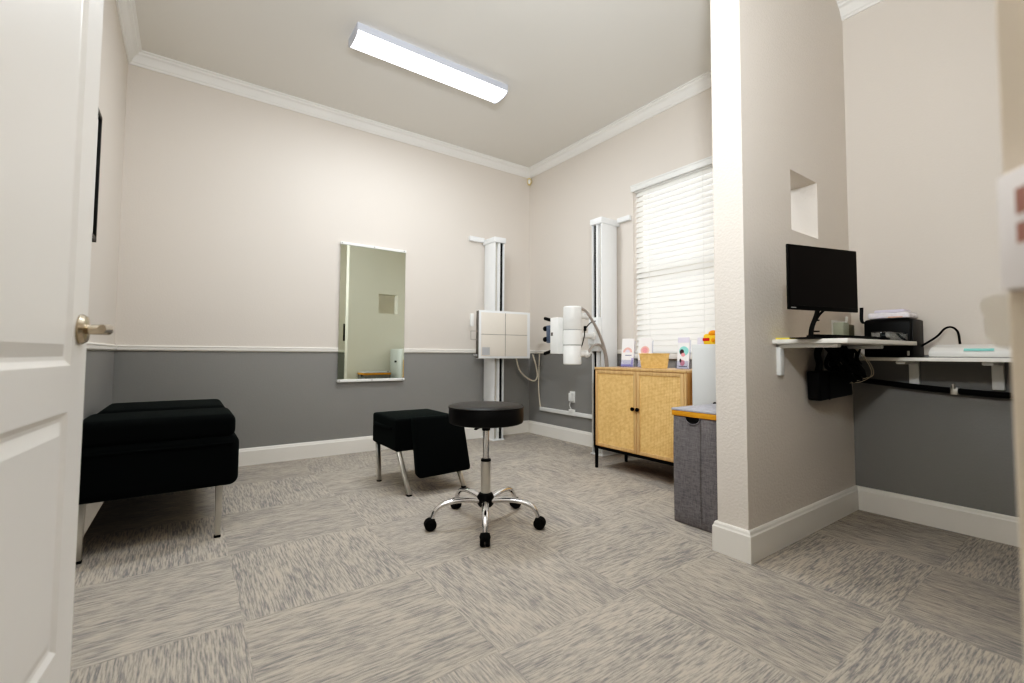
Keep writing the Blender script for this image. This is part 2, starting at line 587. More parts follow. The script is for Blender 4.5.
runner('baseboard_right', bpf, (XB, YB), (XB, YP1), (-1, 0), M['trim'], miter0=1, miter1=1)
runner('baseboard_left', bpf, (XC, YR), (XC, YB), (1, 0), M['trim'], miter1=1)
runner('baseboard_nook', bpf, (XB, YP0), (XB, JY), (-1, 0), M['trim'], miter0=1, miter1=1)
runner('baseboard_partition', bpf, (XP, YP0), (XB, YP0), (0, -1), M['trim'], miter0=-1, miter1=1)
runner('baseboard_end', bpf, (XP, YP1), (XP, YP0), (-1, 0), M['trim'], miter0=-1, miter1=-1)
runner('baseboard_inner', bpf, (XP, YP1), (XB, YP1), (0, 1), M['trim'], miter0=-1, miter1=1)
runner('baseboard_front', bpf, (JX, JY), (XB, JY), (0, 1), M['trim'], miter1=1)
# chair rail
rail = [(0, 0.906), (0.009, 0.908), (0.015, 0.916), (0.015, 0.932), (0.018, 0.940), (0.013, 0.947), (0, 0.947)]
runner('trim_1', rail, (XC, YB), (XB, YB), (0, -1), M['trim'], miter0=1, miter1=1)
runner('trim_2', rail, (XB, YB), (XB, WY1 + 0.02), (-1, 0), M['trim'], miter0=1)
runner('trim_3', rail, (XC, YR), (XC, YB), (1, 0), M['trim'], miter1=1)
runner('trim_4', rail, (JX, JY), (XB, JY), (0, 1), M['trim'])
# crown moulding
Z0 = 2.985
crown = [(0, Z0), (0.010, Z0), (0.014, Z0 + 0.012), (0.022, Z0 + 0.018), (0.030, Z0 + 0.036), (0.046, Z0 + 0.058),
         (0.062, Z0 + 0.066), (0.066, Z0 + 0.076), (0.080, Z0 + 0.080), (0.080, ZC), (0, ZC)]
runner('trim_5', crown, (XC, YB), (XB, YB), (0, -1), M['crown'], miter0=1, miter1=1)
runner('trim_6', crown, (XB, YB), (XB, YP1), (-1, 0), M['crown'], miter0=1)
runner('trim_7', crown, (XC, YR), (XC, YB), (1, 0), M['crown'], miter1=1)
runner('trim_8', crown, (XB, YP0), (XB, JY), (-1, 0), M['crown'])

# window: vinyl double-hung frame and two panes
wf = MB()
fx0, fx1 = XB + 0.075, XB + 0.13
for y0, y1, z0, z1 in ((WY0, WY0 + 0.05, WZ0, WZ1), (WY1 - 0.05, WY1, WZ0, WZ1), (WY0, WY1, WZ0, WZ0 + 0.05),
                       (WY0, WY1, WZ1 - 0.05, WZ1), (WY0, WY1, 1.585, 1.645)):
    wf.box((fx0, y0, z0), (fx1, y1, z1), 0.004)
win = struct(wf.build('window_1', M['trim']))
B((fx0 + 0.02, WY0 + 0.05, WZ0 + 0.05), (fx0 + 0.026, WY1 - 0.05, 1.585)).build('pane', M['glass'], win)
B((fx0 + 0.03, WY0 + 0.05, 1.645), (fx0 + 0.036, WY1 - 0.05, WZ1 - 0.05)).build('pane', M['glass'], win)
struct(B((XB - 0.026, WY0 - 0.0, WZ0 - 0.044), (XB + 0.0745, WY1 + 0.0, WZ0), 0.004).build('trim_9', M['trim']))

# the open door by the left wall: raised two-panel leaf on its hinges
DA = math.radians(5.5)
D_END = Vector((-0.195, 1.4875, 0))
DW, DH, DT = 0.905, 2.032, 0.035
D_HINGE = D_END + Vector((-math.sin(DA), -math.cos(DA), 0)) * DW
door = bpy.data.objects.new('door_1', None)
COL.objects.link(door)
door.location = (D_HINGE.x, D_HINGE.y, 0.012); door.rotation_euler = (0, 0, -DA)
struct(door, 'white two-panel door standing open along the left wall')
# local frame: y from hinge (0) to latch edge (DW); +x is the face seen from the camera, leaf lies at x in [-DT, 0]
def door_leaf():
    m = MB()
    m.box((-DT, 0, 0), (-0.008, DW, DH), 0.002)
    stile = 0.108
    panels = ((0.245, 0.757), (0.857, 1.895))
    xs = (-0.008, 0.0)
    m.box((xs[0], 0, 0), (xs[1], stile, DH)); m.box((xs[0], DW - stile, 0), (xs[1], DW, DH))
    for z0, z1 in ((0, 0.245), (0.757, 0.857), (1.895, DH)):
        m.box((xs[0], stile, z0), (xs[1], DW - stile, z1))
    for z0, z1 in panels:
        y0, y1 = stile, DW - stile
        # sunk moulding then a raised field
        for k, (i0, x0, i1, x1) in enumerate(((0.0, 0.0, 0.012, -0.007), (0.012, -0.007, 0.020, -0.008), (0.020, -0.008, 0.046, -0.0005))):
            t = bmesh.new()
            def rect(i, x):
                return [t.verts.new(p) for p in ((x, y0 + i, z0 + i), (x, y1 - i, z0 + i), (x, y1 - i, z1 - i), (x, y0 + i, z1 - i))]
            a, b = rect(i0, x0), rect(i1, x1)
            for j in range(4):
                t.faces.new((a[j], a[(j + 1) % 4], b[(j + 1) % 4], b[j]))
            if k == 2:
                t.faces.new(b)
            m._merge(t)
    return m
dl = door_leaf().build('door_leaf', M['door'], door, world=False, smooth=False)
LZ, LY = 0.939, DW - 0.055
lv = MB()
lv.lathe([(0, 0), (0.034, 0), (0.035, 0.004), (0.030, 0.012), (0.016, 0.015), (0, 0.015)], (0, LY, LZ), 32, 'X')
rose = lv.build('handle_rose', M['nickel'], door, world=False)
lv = MB().cyl((0.012, LY, LZ), (0.052, LY, LZ), 0.0115)
lv.tube([(0.050, LY + 0.006, LZ), (0.056, LY - 0.020, LZ + 0.002), (0.060, LY - 0.060, LZ + 0.001), (0.062, LY - 0.112, LZ - 0.002)],
        [0.0105, 0.010, 0.0095, 0.009], flat=(0.75, 1.1))
lv.build('lever', M['nickel'], rose, world=False)
for z in (0.22, 1.0, 1.80):
    MB().cyl((0.003, -0.006, z - 0.045), (0.003, -0.006, z + 0.045), 0.007, seg=12).build('hinge', M['nickel'], door, world=False)

# ------------------------------------------------------------------ ceiling light
FX0, FX1, FY0, FY1 = 0.854, 2.045, 2.968, 3.160
fx = thing('ceiling_light', 'long white LED batten light on the ceiling', 'light', ((FX0 + FX1) / 2, (FY0 + FY1) / 2, ZC))
B((FX0 + 0.01, FY0 + 0.045, ZC - 0.03), (FX1 - 0.01, FY1 - 0.045, ZC), 0.003).build('mounting_plate', M['led_side'], fx)
def arch(y0, y1, z0, drop, n=12):
    yc, hw = (y0 + y1) / 2, (y1 - y0) / 2
    return [(yc - hw * math.cos(PI * k / n), z0 - drop * math.sin(PI * k / n) ** 0.7) for k in range(n + 1)]
sec = arch(FY0, FY1, ZC - 0.045, 0.032) + [(FY1, ZC - 0.02), (FY0, ZC - 0.02)]
MB().prism(sec, 'X', FX0 + 0.006, FX1 - 0.006).build('diffuser', M['led'], fx)
side = MB()
side.box((FX0, FY0 - 0.010, ZC - 0.052), (FX1, FY0 - 0.002, ZC - 0.002), 0.002)
side.box((FX0, FY1 + 0.002, ZC - 0.052), (FX1, FY1 + 0.010, ZC - 0.002), 0.002)
side.build('side_rail', M['led_side'], fx)
for x in (FX0 - 0.006, FX1):
    MB().prism(arch(FY0 - 0.008, FY1 + 0.008, ZC - 0.045, 0.036) + [(FY1 + 0.008, ZC - 0.002), (FY0 - 0.008, ZC - 0.002)], 'X', x, x + 0.006).build('end_cap', M['led_side'], fx)

# motion sensor in the far corner
ms = thing('motion_sensor', 'small cream motion sensor high in the corner under the crown moulding', 'sensor', (XB - 0.03, YB - 0.03, 2.94))
MB().ball((XB - 0.035, YB - 0.035, 2.932), 0.03, (0.9, 0.9, 1.5)).build('housing', M['sensor'], ms)
MB().box((XB - 0.04, YB - 0.04, 2.915), (XB - 0.002, YB - 0.002, 2.945), 0.004).build('mount', M['sensor'], ms)
MB().ball((XB - 0.048, YB - 0.050, 2.925), 0.018, (0.9, 0.9, 1.5)).build('lens', M['white_plastic'], ms)

# ------------------------------------------------------------------ wall mirror
mr = thing('wall_mirror', 'tall frameless mirror held by white clip rails on the back wall', 'mirror', (1.418, YB, 0.64))
B((1.106, YB - 0.021, 0.655), (1.722, YB - 0.016, 1.888)).build('glass', M['mirror'], mr, smooth=False)
B((1.116, YB - 0.016, 0.665), (1.712, YB - 0.001, 1.876)).build('backing', M['grey_plastic'], mr)
for z in (1.882, 0.640):
    c = B((1.102, YB - 0.030, z), (1.728, YB - 0.001, z + 0.024), 0.003).build('clip_rail', M['white_plastic'], mr)
    for x in (1.117, 1.410, 1.703):
        MB().cyl((x, YB - 0.029, z + 0.012), (x, YB - 0.033, z + 0.012), 0.006, seg=12).build('screw', M['grey_plastic'], c)

# picture on the left wall, seen edge-on past the door
pf = thing('wall_picture', 'thin black framed picture on the left wall seen edge-on past the door', 'picture', (XC, 2.80, 1.47))
PY0, PY1, PZa, PZb = 2.56, 3.03, 1.440, 2.075
f = MB()
f.box((XC, PY0, PZa), (XC + 0.03, PY0 + 0.025, PZb), 0.002); f.box((XC, PY1 - 0.025, PZa), (XC + 0.03, PY1, PZb), 0.002)
f.box((XC, PY0, PZa), (XC + 0.03, PY1, PZa + 0.025), 0.002); f.box((XC, PY0, PZb - 0.025), (XC + 0.03, PY1, PZb), 0.002)
f.build('frame', M['black'], pf)
B((XC + 0.002, PY0 + 0.02, PZa + 0.02), (XC + 0.018, PY1 - 0.02, PZb - 0.02)).build('print', M['paper'], pf)

# ------------------------------------------------------------------ x-ray stands
def column_parts(root, mp, ztop):
    """channel-section post; u across the front (0 = flat side), d out from the wall, mapped to the scene by mp"""
    W, D = 0.127, 0.235
    def bx(u0, u1, d0, d1, z0, z1, bev=0.002):
        a, b = mp(u0, d0), mp(u1, d1)
        return ((min(a[0], b[0]), min(a[1], b[1]), z0), (max(a[0], b[0]), max(a[1], b[1]), z1), bev)
    m = MB()
    m.box(*bx(0, 0.014, 0.036, D, 0.012, ztop))
    m.box(*bx(0.014, W - 0.010, 0.036, D - 0.045, 0.012, ztop))
    m.box(*bx(W - 0.010, W, 0.036, D, 0.012, ztop))
    m.box(*bx(0.052, 0.074, D - 0.045, D - 0.002, 0.012, ztop))
    col = m.build('column', M['white_steel'], root)
    MB().box(*bx(0.014, 0.052, D - 0.046, D - 0.030, 0.014, ztop - 0.002)).build('channel', M['recess'], col)
    MB().box(*bx(0.082, 0.106, D - 0.046, D - 0.012, 0.014, ztop - 0.002)).build('belt', M['black'], col)
    MB().box(*bx(-0.008, W + 0.008, 0.004, D + 0.012, ztop, ztop + 0.055), ).build('cap', M['white_steel'], root)
    MB().box(*bx(-0.010, W + 0.010, 0.012, D + 0.010, 0.0, 0.012)).build('base_plate', M['white_steel'], root)
    return bx

# detector stand on the back wall
ds = thing('detector_stand', 'white wall-mounted column holding a square cream x-ray detector plate', 'x-ray stand', (2.68, YB - 0.12, 0))
mpA = lambda u, d: (2.622 + u, YB - d)
bxA = column_parts(ds, mpA, 2.085)
B((2.44, YB - 0.035, 2.115), (2.62, YB - 0.001, 2.165), 0.003).build('wall_bracket', M['white_steel'], ds)
MB().box((2.635, YB - 0.30, 1.0), (2.735, YB - 0.20, 1.22), 0.006).build('carriage', M['white_steel'], ds)
# the plate, turned a little towards the camera
pc = Vector((2.680, YB - 0.335, 1.098)); pa = math.radians(-6)
def plate(lo, hi, bev=0.003):
    m = MB().box(lo, hi, bev)
    m.bm.transform(Matrix.Translation(pc) @ Matrix.Rotation(pa, 4, 'Z'))
    return m
PWH, PHH = 0.300, 0.243
dp = plate((-PWH, -0.03, -PHH), (PWH, 0.03, PHH), 0.005).build('detector', M['white_steel'], ds)
plate((-PWH - 0.004, -0.024, -PHH + 0.004), (-PWH, 0.03, PHH - 0.004), 0.001).build('side_edge', M['line_grey'], dp)
plate((-PWH + 0.022, -0.033, -PHH + 0.022), (PWH - 0.038, -0.029, PHH - 0.022), 0.001).build('receptor_face', M['panel_cream'], dp)
m = plate((-0.004, -0.0345, -PHH + 0.022), (0.000, -0.032, PHH - 0.022), 0)
m2 = plate((-PWH + 0.022, -0.0345, -0.002), (PWH - 0.038, -0.032, 0.002), 0)
me_ = bpy.data.meshes.new('t'); m2.bm.to_mesh(me_); m.bm.from_mesh(me_)
m.build('crosshair_lines', M['line_grey'], dp)
plate((-PWH + 0.034, -0.0345, -PHH + 0.034), (-PWH + 0.120, -0.032, -PHH + 0.112), 0).build('scale_mark', M['mark_grey'], dp)
# small controls on its left edge
h = MB()
h.bm.free(); h.bm = bmesh.new()
h.tube([(-PWH - 0.004, 0.0, 0.03), (-PWH - 0.075, 0.0, 0.03), (-PWH - 0.075, 0.0, -0.055), (-PWH - 0.004, 0.0, -0.055)], 0.004, smooth=1, seg=8)
h.bm.transform(Matrix.Translation(pc) @ Matrix.Rotation(pa, 4, 'Z'))
h.build('side_handle', M['hose'], ds)
plate((-PWH - 0.085, -0.012, 0.075), (-PWH - 0.050, 0.012, 0.205), 0.004).build('control_pendant', M['white_plastic'], ds)
h = MB().cyl((-PWH - 0.045, 0, -0.215), (-PWH, 0, -0.215), 0.012, seg=12)
h.bm.transform(Matrix.Translation(pc) @ Matrix.Rotation(pa, 4, 'Z'))
h.build('side_knob', M['grey_plastic'], ds)
MB().tube([(2.86, YB - 0.30, 0.87), (2.94, YB - 0.25, 0.74), (3.06, YB - 0.20, 0.655), (3.19, YB - 0.18, 0.60),
           (3.245, YB - 0.18, 0.645), (3.245, YB - 0.16, 0.76), (3.225, YB - 0.12, 0.90)], 0.008, smooth=10).build('cable_loop', M['cream_cable'], ds)

# tube stand on the window wall
ts = thing('tube_stand', 'white column on the window wall carrying an x-ray tube head on an arm', 'x-ray stand', (XB - 0.12, 2.93, 0))
mpB = lambda u, d: (XB - d, 2.868 + u)
bxB = column_parts(ts, mpB, 2.095)
B((XB - 0.035, 2.722, 2.125), (XB - 0.001, 2.868, 2.170), 0.003).build('wall_bracket', M['white_steel'], ts)
cg = MB()
cg.box((2.985, 2.872, 0.93), (3.036, 2.990, 1.235), 0.008)
cg.box((2.955, 2.890, 0.99), (2.990, 2.970, 1.16), 0.006)
cg.build('carriage', M['white_steel'], ts)
MB().cyl((2.72, 2.905, 1.066), (2.975, 2.905, 1.066), 0.024, seg=20).cyl((2.935, 2.905, 1.066), (2.965, 2.905, 1.066), 0.036, seg=20).build('arm', M['white_plastic'], ts)
TC = (2.680, 2.878)
th = MB().lathe([(0, 0.815), (0.070, 0.815), (0.076, 0.822), (0.077, 0.974), (0.074, 0.980), (0.080, 0.984), (0.080, 1.104), (0.074, 1.108),
                 (0.078, 1.114), (0.077, 1.300), (0.070, 1.309), (0, 1.309)], (*TC, 0), 40).build('tube_head', M['white_plastic'], ts)
for z in (0.980, 1.108):
    MB().lathe([(0.070, z - 0.004), (0.0785, z - 0.004), (0.0785, z + 0.004), (0.070, z + 0.004)], (*TC, 0), 40).build('band', M['grey_plastic'], th)
B((2.585, 2.955, 0.905), (2.775, 3.058, 1.218), 0.006).build('collimator', M['white_plastic'], ts)
bpn = B((2.588, 3.062, 1.000), (2.64, 3.115, 1.155), 0.004).build('control_panel', M['blue_panel'], ts)
for z in (1.128, 1.032):
    MB().cyl((2.600, 3.112, z), (2.600, 3.150, z), 0.023, seg=18, bevel=0.004).build('knob', M['black'], bpn)
for z in (1.208, 0.918):
    s_ = 1 if z > 1 else -1
    MB().cyl((2.60, 3.050, z - 0.012 * s_), (2.60, 3.150, z + 0.012 * s_), 0.015, seg=14, bevel=0.004).build('grip', M['black'], ts)
B((2.583, 3.020, 1.06), (2.586, 3.045, 1.09)).build('label_mark', M['line_grey'], ts)
for z in (1.236, 0.905):
    MB().cyl((2.755, 2.880, z), (2.835, 2.870, z), 0.025, seg=18, bevel=0.004).ball((2.842, 2.868, z), 0.034, seg=18).build('cable_boot', M['white_plastic'], ts)
MB().tube([(2.75, 2.84, 1.296), (2.80, 2.838, 1.275), (2.86, 2.836, 1.215), (2.93, 2.834, 1.130), (2.985, 2.834, 1.040),
           (3.035, 2.834, 0.930), (3.065, 2.836, 0.80), (3.072, 2.840, 0.55)], 0.013, smooth=8).build('hose', M['hose'], ts)
MB().tube([(2.83, 2.85, 0.890), (2.86, 2.842, 0.950), (2.91, 2.838, 0.985), (2.97, 2.836, 0.985), (3.025, 2.836, 0.930), (3.05, 2.838, 0.80),
           (3.056, 2.840, 0.55)], 0.011, smooth=8).build('hose', M['hose'], ts)
MB().tube([(2.93, 2.85, 1.195), (2.87, 2.845, 1.180), (2.80, 2.842, 1.120), (2.785, 2.842, 1.05), (2.76, 2.846, 0.975), (2.735, 2.85, 0.935)],
          0.005, smooth=8).build('lead', M['black'], ts)
B((2.825, 2.872, 1.105), (2.845, 2.892, 1.150), 0.003).build('switch', M['black'], ts)

# ------------------------------------------------------------------ things on the walls behind
rw = thing('cable_raceway', 'white surface cable raceway along the lower window wall', 'cable cover', (XB, 3.5, 0.29))
B((XB - 0.022, 3.00, 0.273), (XB, 4.02, 0.312), 0.003).build('channel', M['white_plastic'], rw)
B((XB - 0.028, 3.46, 0.300), (XB, 3.535, 0.335), 0.004).build('tee_cover', M['white_plastic'], rw)
tag(MB().tube([(XB - 0.012, 4.035, 0.906), (XB - 0.010, 4.045, 0.75), (XB - 0.010, 4.050, 0.50), (XB - 0.012, 4.015, 0.30)], 0.007, smooth=8)
    .build('wall_cable', M['cream_cable']), 'thin cream cable dropping down the wall corner to the raceway', 'cable')
ol = thing('wall_outlet', 'white outlet with a plugged-in charger above the raceway', 'outlet', (XB, 3.5, 0.46))
B((XB - 0.006, 3.465, 0.405), (XB, 3.540, 0.520), 0.003).build('cover_plate', M['white_plastic'], ol)
B((XB - 0.040, 3.480, 0.420), (XB - 0.004, 3.525, 0.505), 0.005).build('charger', M['white_plastic'], ol)
MB().tube([(XB - 0.03, 3.50, 0.422), (XB - 0.03, 3.515, 0.375), (XB - 0.018, 3.500, 0.330)], 0.004, smooth=6, seg=8).build('lead', M['white_plastic'], ol)

# ------------------------------------------------------------------ long treatment bench by the left wall
tb = thing('treatment_bench', 'long black velour treatment bench on chrome legs beside the left wall', 'bench', (-0.09, 3.1, 0))
TX0, TX1 = -0.392, 0.233
def soft_block(x0, x1, y0, y1, z0, z1, bev, crown=0.0):
    m = MB()
    t = bmesh.new()
    bmesh.ops.create_grid(t, x_segments=1, y_segments=1, size=0.5)
    t.free()
    m.box((x0, y0, z0), (x1, y1, z1), bev, 5)
    if crown:
        bmesh.ops.subdivide_edges(m.bm, edges=m.bm.edges[:], cuts=3, use_grid_fill=True)
        for v in m.bm.verts:
            if v.co.z > z1 - bev * 1.2:
                a = (v.co.x - x0) / (x1 - x0); b = (v.co.y - y0) / (y1 - y0)
                v.co.z += crown * (4 * a * (1 - a)) * (4 * b * (1 - b))
    return m
soft_block(TX0, TX1, 2.655, 3.98, 0.245, 0.490, 0.040).build('base', M['velvet'], tb)
MB().tube([(TX0 + 0.03, 2.652, 0.455), (TX1 - 0.03, 2.652, 0.455)], 0.006, smooth=1, seg=8).build('piping', M['velvet'], tb)
soft_block(TX0 + 0.006, TX1 - 0.018, 2.665, 3.050, 0.480, 0.594, 0.035, 0.006).build('cushion', M['velvet'], tb)
soft_block(TX0 + 0.030, TX1 - 0.034, 3.075, 3.550, 0.500, 0.600, 0.035, 0.006).build('cushion', M['velvet'], tb)
for x in (TX0 + 0.045, TX1 - 0.080):
    for y in (2.685, 3.93):
        s_ = 1 if x > -0.1 else -1
        m = MB().hull([(x - 0.010, y - 0.010, 0.010), (x + 0.012, y - 0.010, 0.010), (x + 0.012, y + 0.012, 0.010), (x - 0.010, y + 0.012, 0.010)],
                      [(x - 0.014, y - 0.004, 0.262), (x + 0.018, y - 0.004, 0.262), (x + 0.018, y + 0.050, 0.262), (x - 0.014, y + 0.050, 0.262)], 0.002)
        lg = m.build('leg', M['brushed'] if y < 3 else M['black_metal'], tb)
        B((x - 0.014, y - 0.014, 0), (x + 0.014, y + 0.014, 0.011), 0.003).build('glide', M['black_soft'], lg)
# flared gusset of the near left leg
MB().hull([(TX0 + 0.050, 2.69, 0.10), (TX0 + 0.056, 2.69, 0.10), (TX0 + 0.056, 2.70, 0.10), (TX0 + 0.050, 2.70, 0.10)],
          [(TX0 + 0.050, 2.69, 0.255), (TX0 + 0.125, 2.69, 0.255), (TX0 + 0.125, 2.70, 0.255), (TX0 + 0.050, 2.70, 0.255)]).build('gusset', M['brushed'], tb)

# ------------------------------------------------------------------ small knee bench with its sloping pad
kb = thing('knee_bench', 'small black velour knee bench with a sloping front pad below the mirror', 'bench', (1.35, 3.08, 0))
KX0, KX1, KY0, KY1 = 1.122, 1.560, 2.860, 3.318
soft_block(KX0, KX1, KY0, KY1, 0.262, 0.471, 0.016, 0.008).build('seat_box', M['velvet'], kb)
pad = MB().hull([(1.220, 2.715, 0.104), (1.606, 2.715, 0.114), (1.606, 2.790, 0.128), (1.220, 2.790, 0.118)],
                [(1.222, 2.800, 0.482), (1.585, 2.800, 0.482), (1.585, 2.885, 0.480), (1.222, 2.885, 0.480)], 0.022, 4)
pad.build('sloping_pad', M['velvet'], kb)
B((KX0 - 0.014, 2.935, 0.392), (KX0 + 0.004, 3.255, 0.412), 0.005).build('side_grip', M['velvet'], kb)
for (tx, ty, fx_, fy_) in ((KX0 + 0.028, KY0 + 0.03, 1.180, 2.768), (KX0 + 0.024, KY1 - 0.05, 1.140, 3.206),
                           (KX1 - 0.03, KY0 + 0.03, 1.562, 2.748), (KX1 - 0.03, KY1 - 0.05, 1.555, 3.190)):
    m = MB().hull([(fx_ - 0.013, fy_ - 0.013, 0.008), (fx_ + 0.013, fy_ - 0.013, 0.008), (fx_ + 0.013, fy_ + 0.013, 0.008), (fx_ - 0.013, fy_ + 0.013, 0.008)],
                  [(tx - 0.014, ty - 0.014, 0.272), (tx + 0.014, ty - 0.014, 0.272), (tx + 0.014, ty + 0.014, 0.272), (tx - 0.014, ty + 0.014, 0.272)], 0.002)
    lg = m.build('leg', M['brushed'], kb)
    MB().cyl((fx_, fy_, 0), (fx_, fy_, 0.009), 0.017, seg=16).build('glide', M['black_soft'], lg)

# ------------------------------------------------------------------ rolling stool
SX, SY = 1.3285, 2.1005
st = thing('rolling_stool', 'round black vinyl stool with chrome five-star base on casters', 'stool', (SX, SY, 0))
MB().lathe([(0, 0.5310), (0.188, 0.5310), (0.196, 0.5350), (0.200, 0.5430), (0.2015, 0.5760), (0.200, 0.6090), (0.196, 0.6210), (0.186, 0.6270), (0.12, 0.6300), (0, 0.6310)],
           (SX, SY, 0), 64).build('seat', M['vinyl'], st)
MB().lathe([(0.1995, 0.6130), (0.203, 0.6150), (0.204, 0.6180), (0.2025, 0.6210), (0.1985, 0.6220)], (SX, SY, 0), 64).build('seat_piping', M['vinyl'], st)
MB().box((SX - 0.045, SY - 0.045, 0.5110), (SX + 0.045, SY + 0.045, 0.5330), 0.004).cyl((SX, SY, 0.4910), (SX, SY, 0.5160), 0.022, seg=20).build('seat_plate', M['black'], st)
MB().tube([(SX - 0.01, SY - 0.01, 0.5180), (SX - 0.055, SY - 0.02, 0.5130), (SX - 0.085, SY - 0.03, 0.5070)], 0.007, smooth=4, flat=(1.6, 0.7)).build('height_lever', M['black'], st)
MB().cyl((SX, SY, 0.300), (SX, SY, 0.505), 0.0165).build('piston', M['chrome'], st)
MB().cyl((SX, SY, 0.120), (SX, SY, 0.330), 0.0255).build('gas_cylinder', M['brushed'], st)
MB().lathe([(0.017, 0.328), (0.027, 0.328), (0.027, 0.338), (0.018, 0.342)], (SX, SY, 0), 24).build('collar', M['black'], st)
MB().lathe([(0, 0.090), (0.034, 0.090), (0.044, 0.104), (0.046, 0.140), (0.036, 0.158), (0.026, 0.162), (0, 0.162)], (SX, SY, 0), 32).build('hub', M['black'], st)
for k in range(5):
    a = math.radians(21.5 + 72 * k)
    cx_, cy_ = math.cos(a), math.sin(a)
    P = lambda r, z: (SX + cx_ * r, SY + cy_ * r, z)
    lg = MB().tube([P(0.030, 0.122), P(0.10, 0.132), (P(0.175, 0.133)), P(0.235, 0.121), P(0.270, 0.094), P(0.287, 0.060)],
                   [0.017, 0.0165, 0.0155, 0.0145, 0.0135, 0.0125], smooth=6, seg=14, flat=(1.15, 0.85)).build('leg', M['chrome'], st)
    cs = MB().cyl(P(0.288, 0.030), P(0.288, 0.062), 0.008, seg=10)
    bx_, by_ = -cy_, cx_
    if k == 0:
        bx_, by_ = cx_ * 0.5 - cy_ * 0.86, cy_ * 0.5 + cx_ * 0.86
    c0 = Vector(P(0.295, 0.0305))
    dv = Vector((bx_, by_, 0))
    for sgn in (-1, 1):
        p = c0 + dv * (0.013 * sgn)
        cs.cyl(p - dv * 0.0105, p + dv * 0.0105, 0.0300, seg=24, bevel=0.006)
    cs.ball(c0 + Vector((0, 0, 0.012)), 0.027, (1, 1, 0.8), seg=14)
    cs.build('caster', M['black_soft'], lg)

# ------------------------------------------------------------------ cane cabinet
CX0, CX1, CY0, CY1 = 2.690, 3.075, 1.798, 2.634
CZ0, CZ1 = 0.172, 0.800
cb = thing('cane_cabinet', 'light oak cabinet with two woven cane doors on black legs', 'cabinet', ((CX0 + CX1) / 2, (CY0 + CY1) / 2, 0))
def round_rect(x0, x1, y0, y1, r, n=6):
    """plan with rounded front corners (front = x0)"""
    pts = [(x1, y0), (x1, y1)]
    for k in range(n + 1):
        a = PI / 2 + PI / 2 * k / n
        pts.append((x0 + r + r * math.cos(a), y1 - r + r * math.sin(a)))
    for k in range(n + 1):
        a = PI + PI / 2 * k / n
        pts.append((x0 + r + r * math.cos(a), y0 + r + r * math.sin(a)))
    return pts
carc = MB()
carc.prism(round_rect(CX0 + 0.018, CX1, CY0, CY1, 0.014), 'Z', CZ0, CZ1 - 0.018)
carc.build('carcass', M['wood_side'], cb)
MB().prism(round_rect(CX0, CX1, CY0 - 0.002, CY1 + 0.002, 0.016), 'Z', CZ1 - 0.018, CZ1, 0.002).build('top', M['wood'], cb)
CM = 2.209
for k, (y0, y1) in enumerate(((CM + 0.002, CY1 - 0.014), (CY0 + 0.020, CM - 0.002))):
    dz0, dz1 = CZ0 + 0.006, CZ1 - 0.022
    fw = 0.026
    d = MB()
    d.box((CX0, y0, dz0), (CX0 + 0.018, y0 + fw, dz1), 0.003); d.box((CX0, y1 - fw, dz0), (CX0 + 0.018, y1, dz1), 0.003)
    d.box((CX0, y0 + fw, dz0), (CX0 + 0.018, y1 - fw, dz0 + fw), 0.003); d.box((CX0, y0 + fw, dz1 - fw), (CX0 + 0.018, y1 - fw, dz1), 0.003)
    dr = d.build('door', M['wood'], cb)
    B((CX0 + 0.006, y0 + fw, dz0 + fw), (CX0 + 0.016, y1 - fw, dz1 - fw)).build('cane_panel', M['cane'], dr)
    ky = y0 + 0.020 if k == 0 else y1 - 0.020
    MB().cyl((CX0, ky, 0.503), (CX0 - 0.012, ky, 0.503), 0.006, seg=12).cyl((CX0 - 0.010, ky, 0.503), (CX0 - 0.026, ky, 0.503), 0.013, 0.015, seg=18, bevel=0.003).build('knob', M['black_metal'], dr)
# rounded oak front corner beside the right door
MB().box((CX0 + 0.003, CY0 + 0.002, CZ0 + 0.004), (CX0 + 0.02, CY0 + 0.018, CZ1 - 0.020), 0.004).build('corner_post', M['wood'], cb)
bf = MB()
bf.box((CX0 + 0.006, CY0 + 0.006, CZ0 - 0.018), (CX0 + 0.026, CY1 + 0.004, CZ0), 0.001); bf.box((CX1 - 0.02, CY0 + 0.006, CZ0 - 0.018), (CX1, CY1 + 0.004, CZ0), 0.001)
bf.box((CX0 + 0.006, CY0 + 0.006, CZ0 - 0.018), (CX1, CY0 + 0.026, CZ0), 0.001); bf.box((CX0 + 0.006, CY1 - 0.016, CZ0 - 0.018), (CX1, CY1 + 0.004, CZ0), 0.001)
bf.build('base_frame', M['black_metal'], cb)
B((CX0 + 0.004, CY1, CZ0 - 0.004), (CX0 + 0.020, CY1 + 0.006, CZ1 - 0.02), 0.001).build('edge_strip', M['black_metal'], cb)
for x in (CX0 + 0.017, CX1 - 0.017):
    for y in (CY0 + 0.025, CY1 - 0.012):
        MB().cyl((x, y, 0), (x, y, CZ0 - 0.017), 0.0125, 0.014, seg=16).build('leg', M['black_metal'], cb)

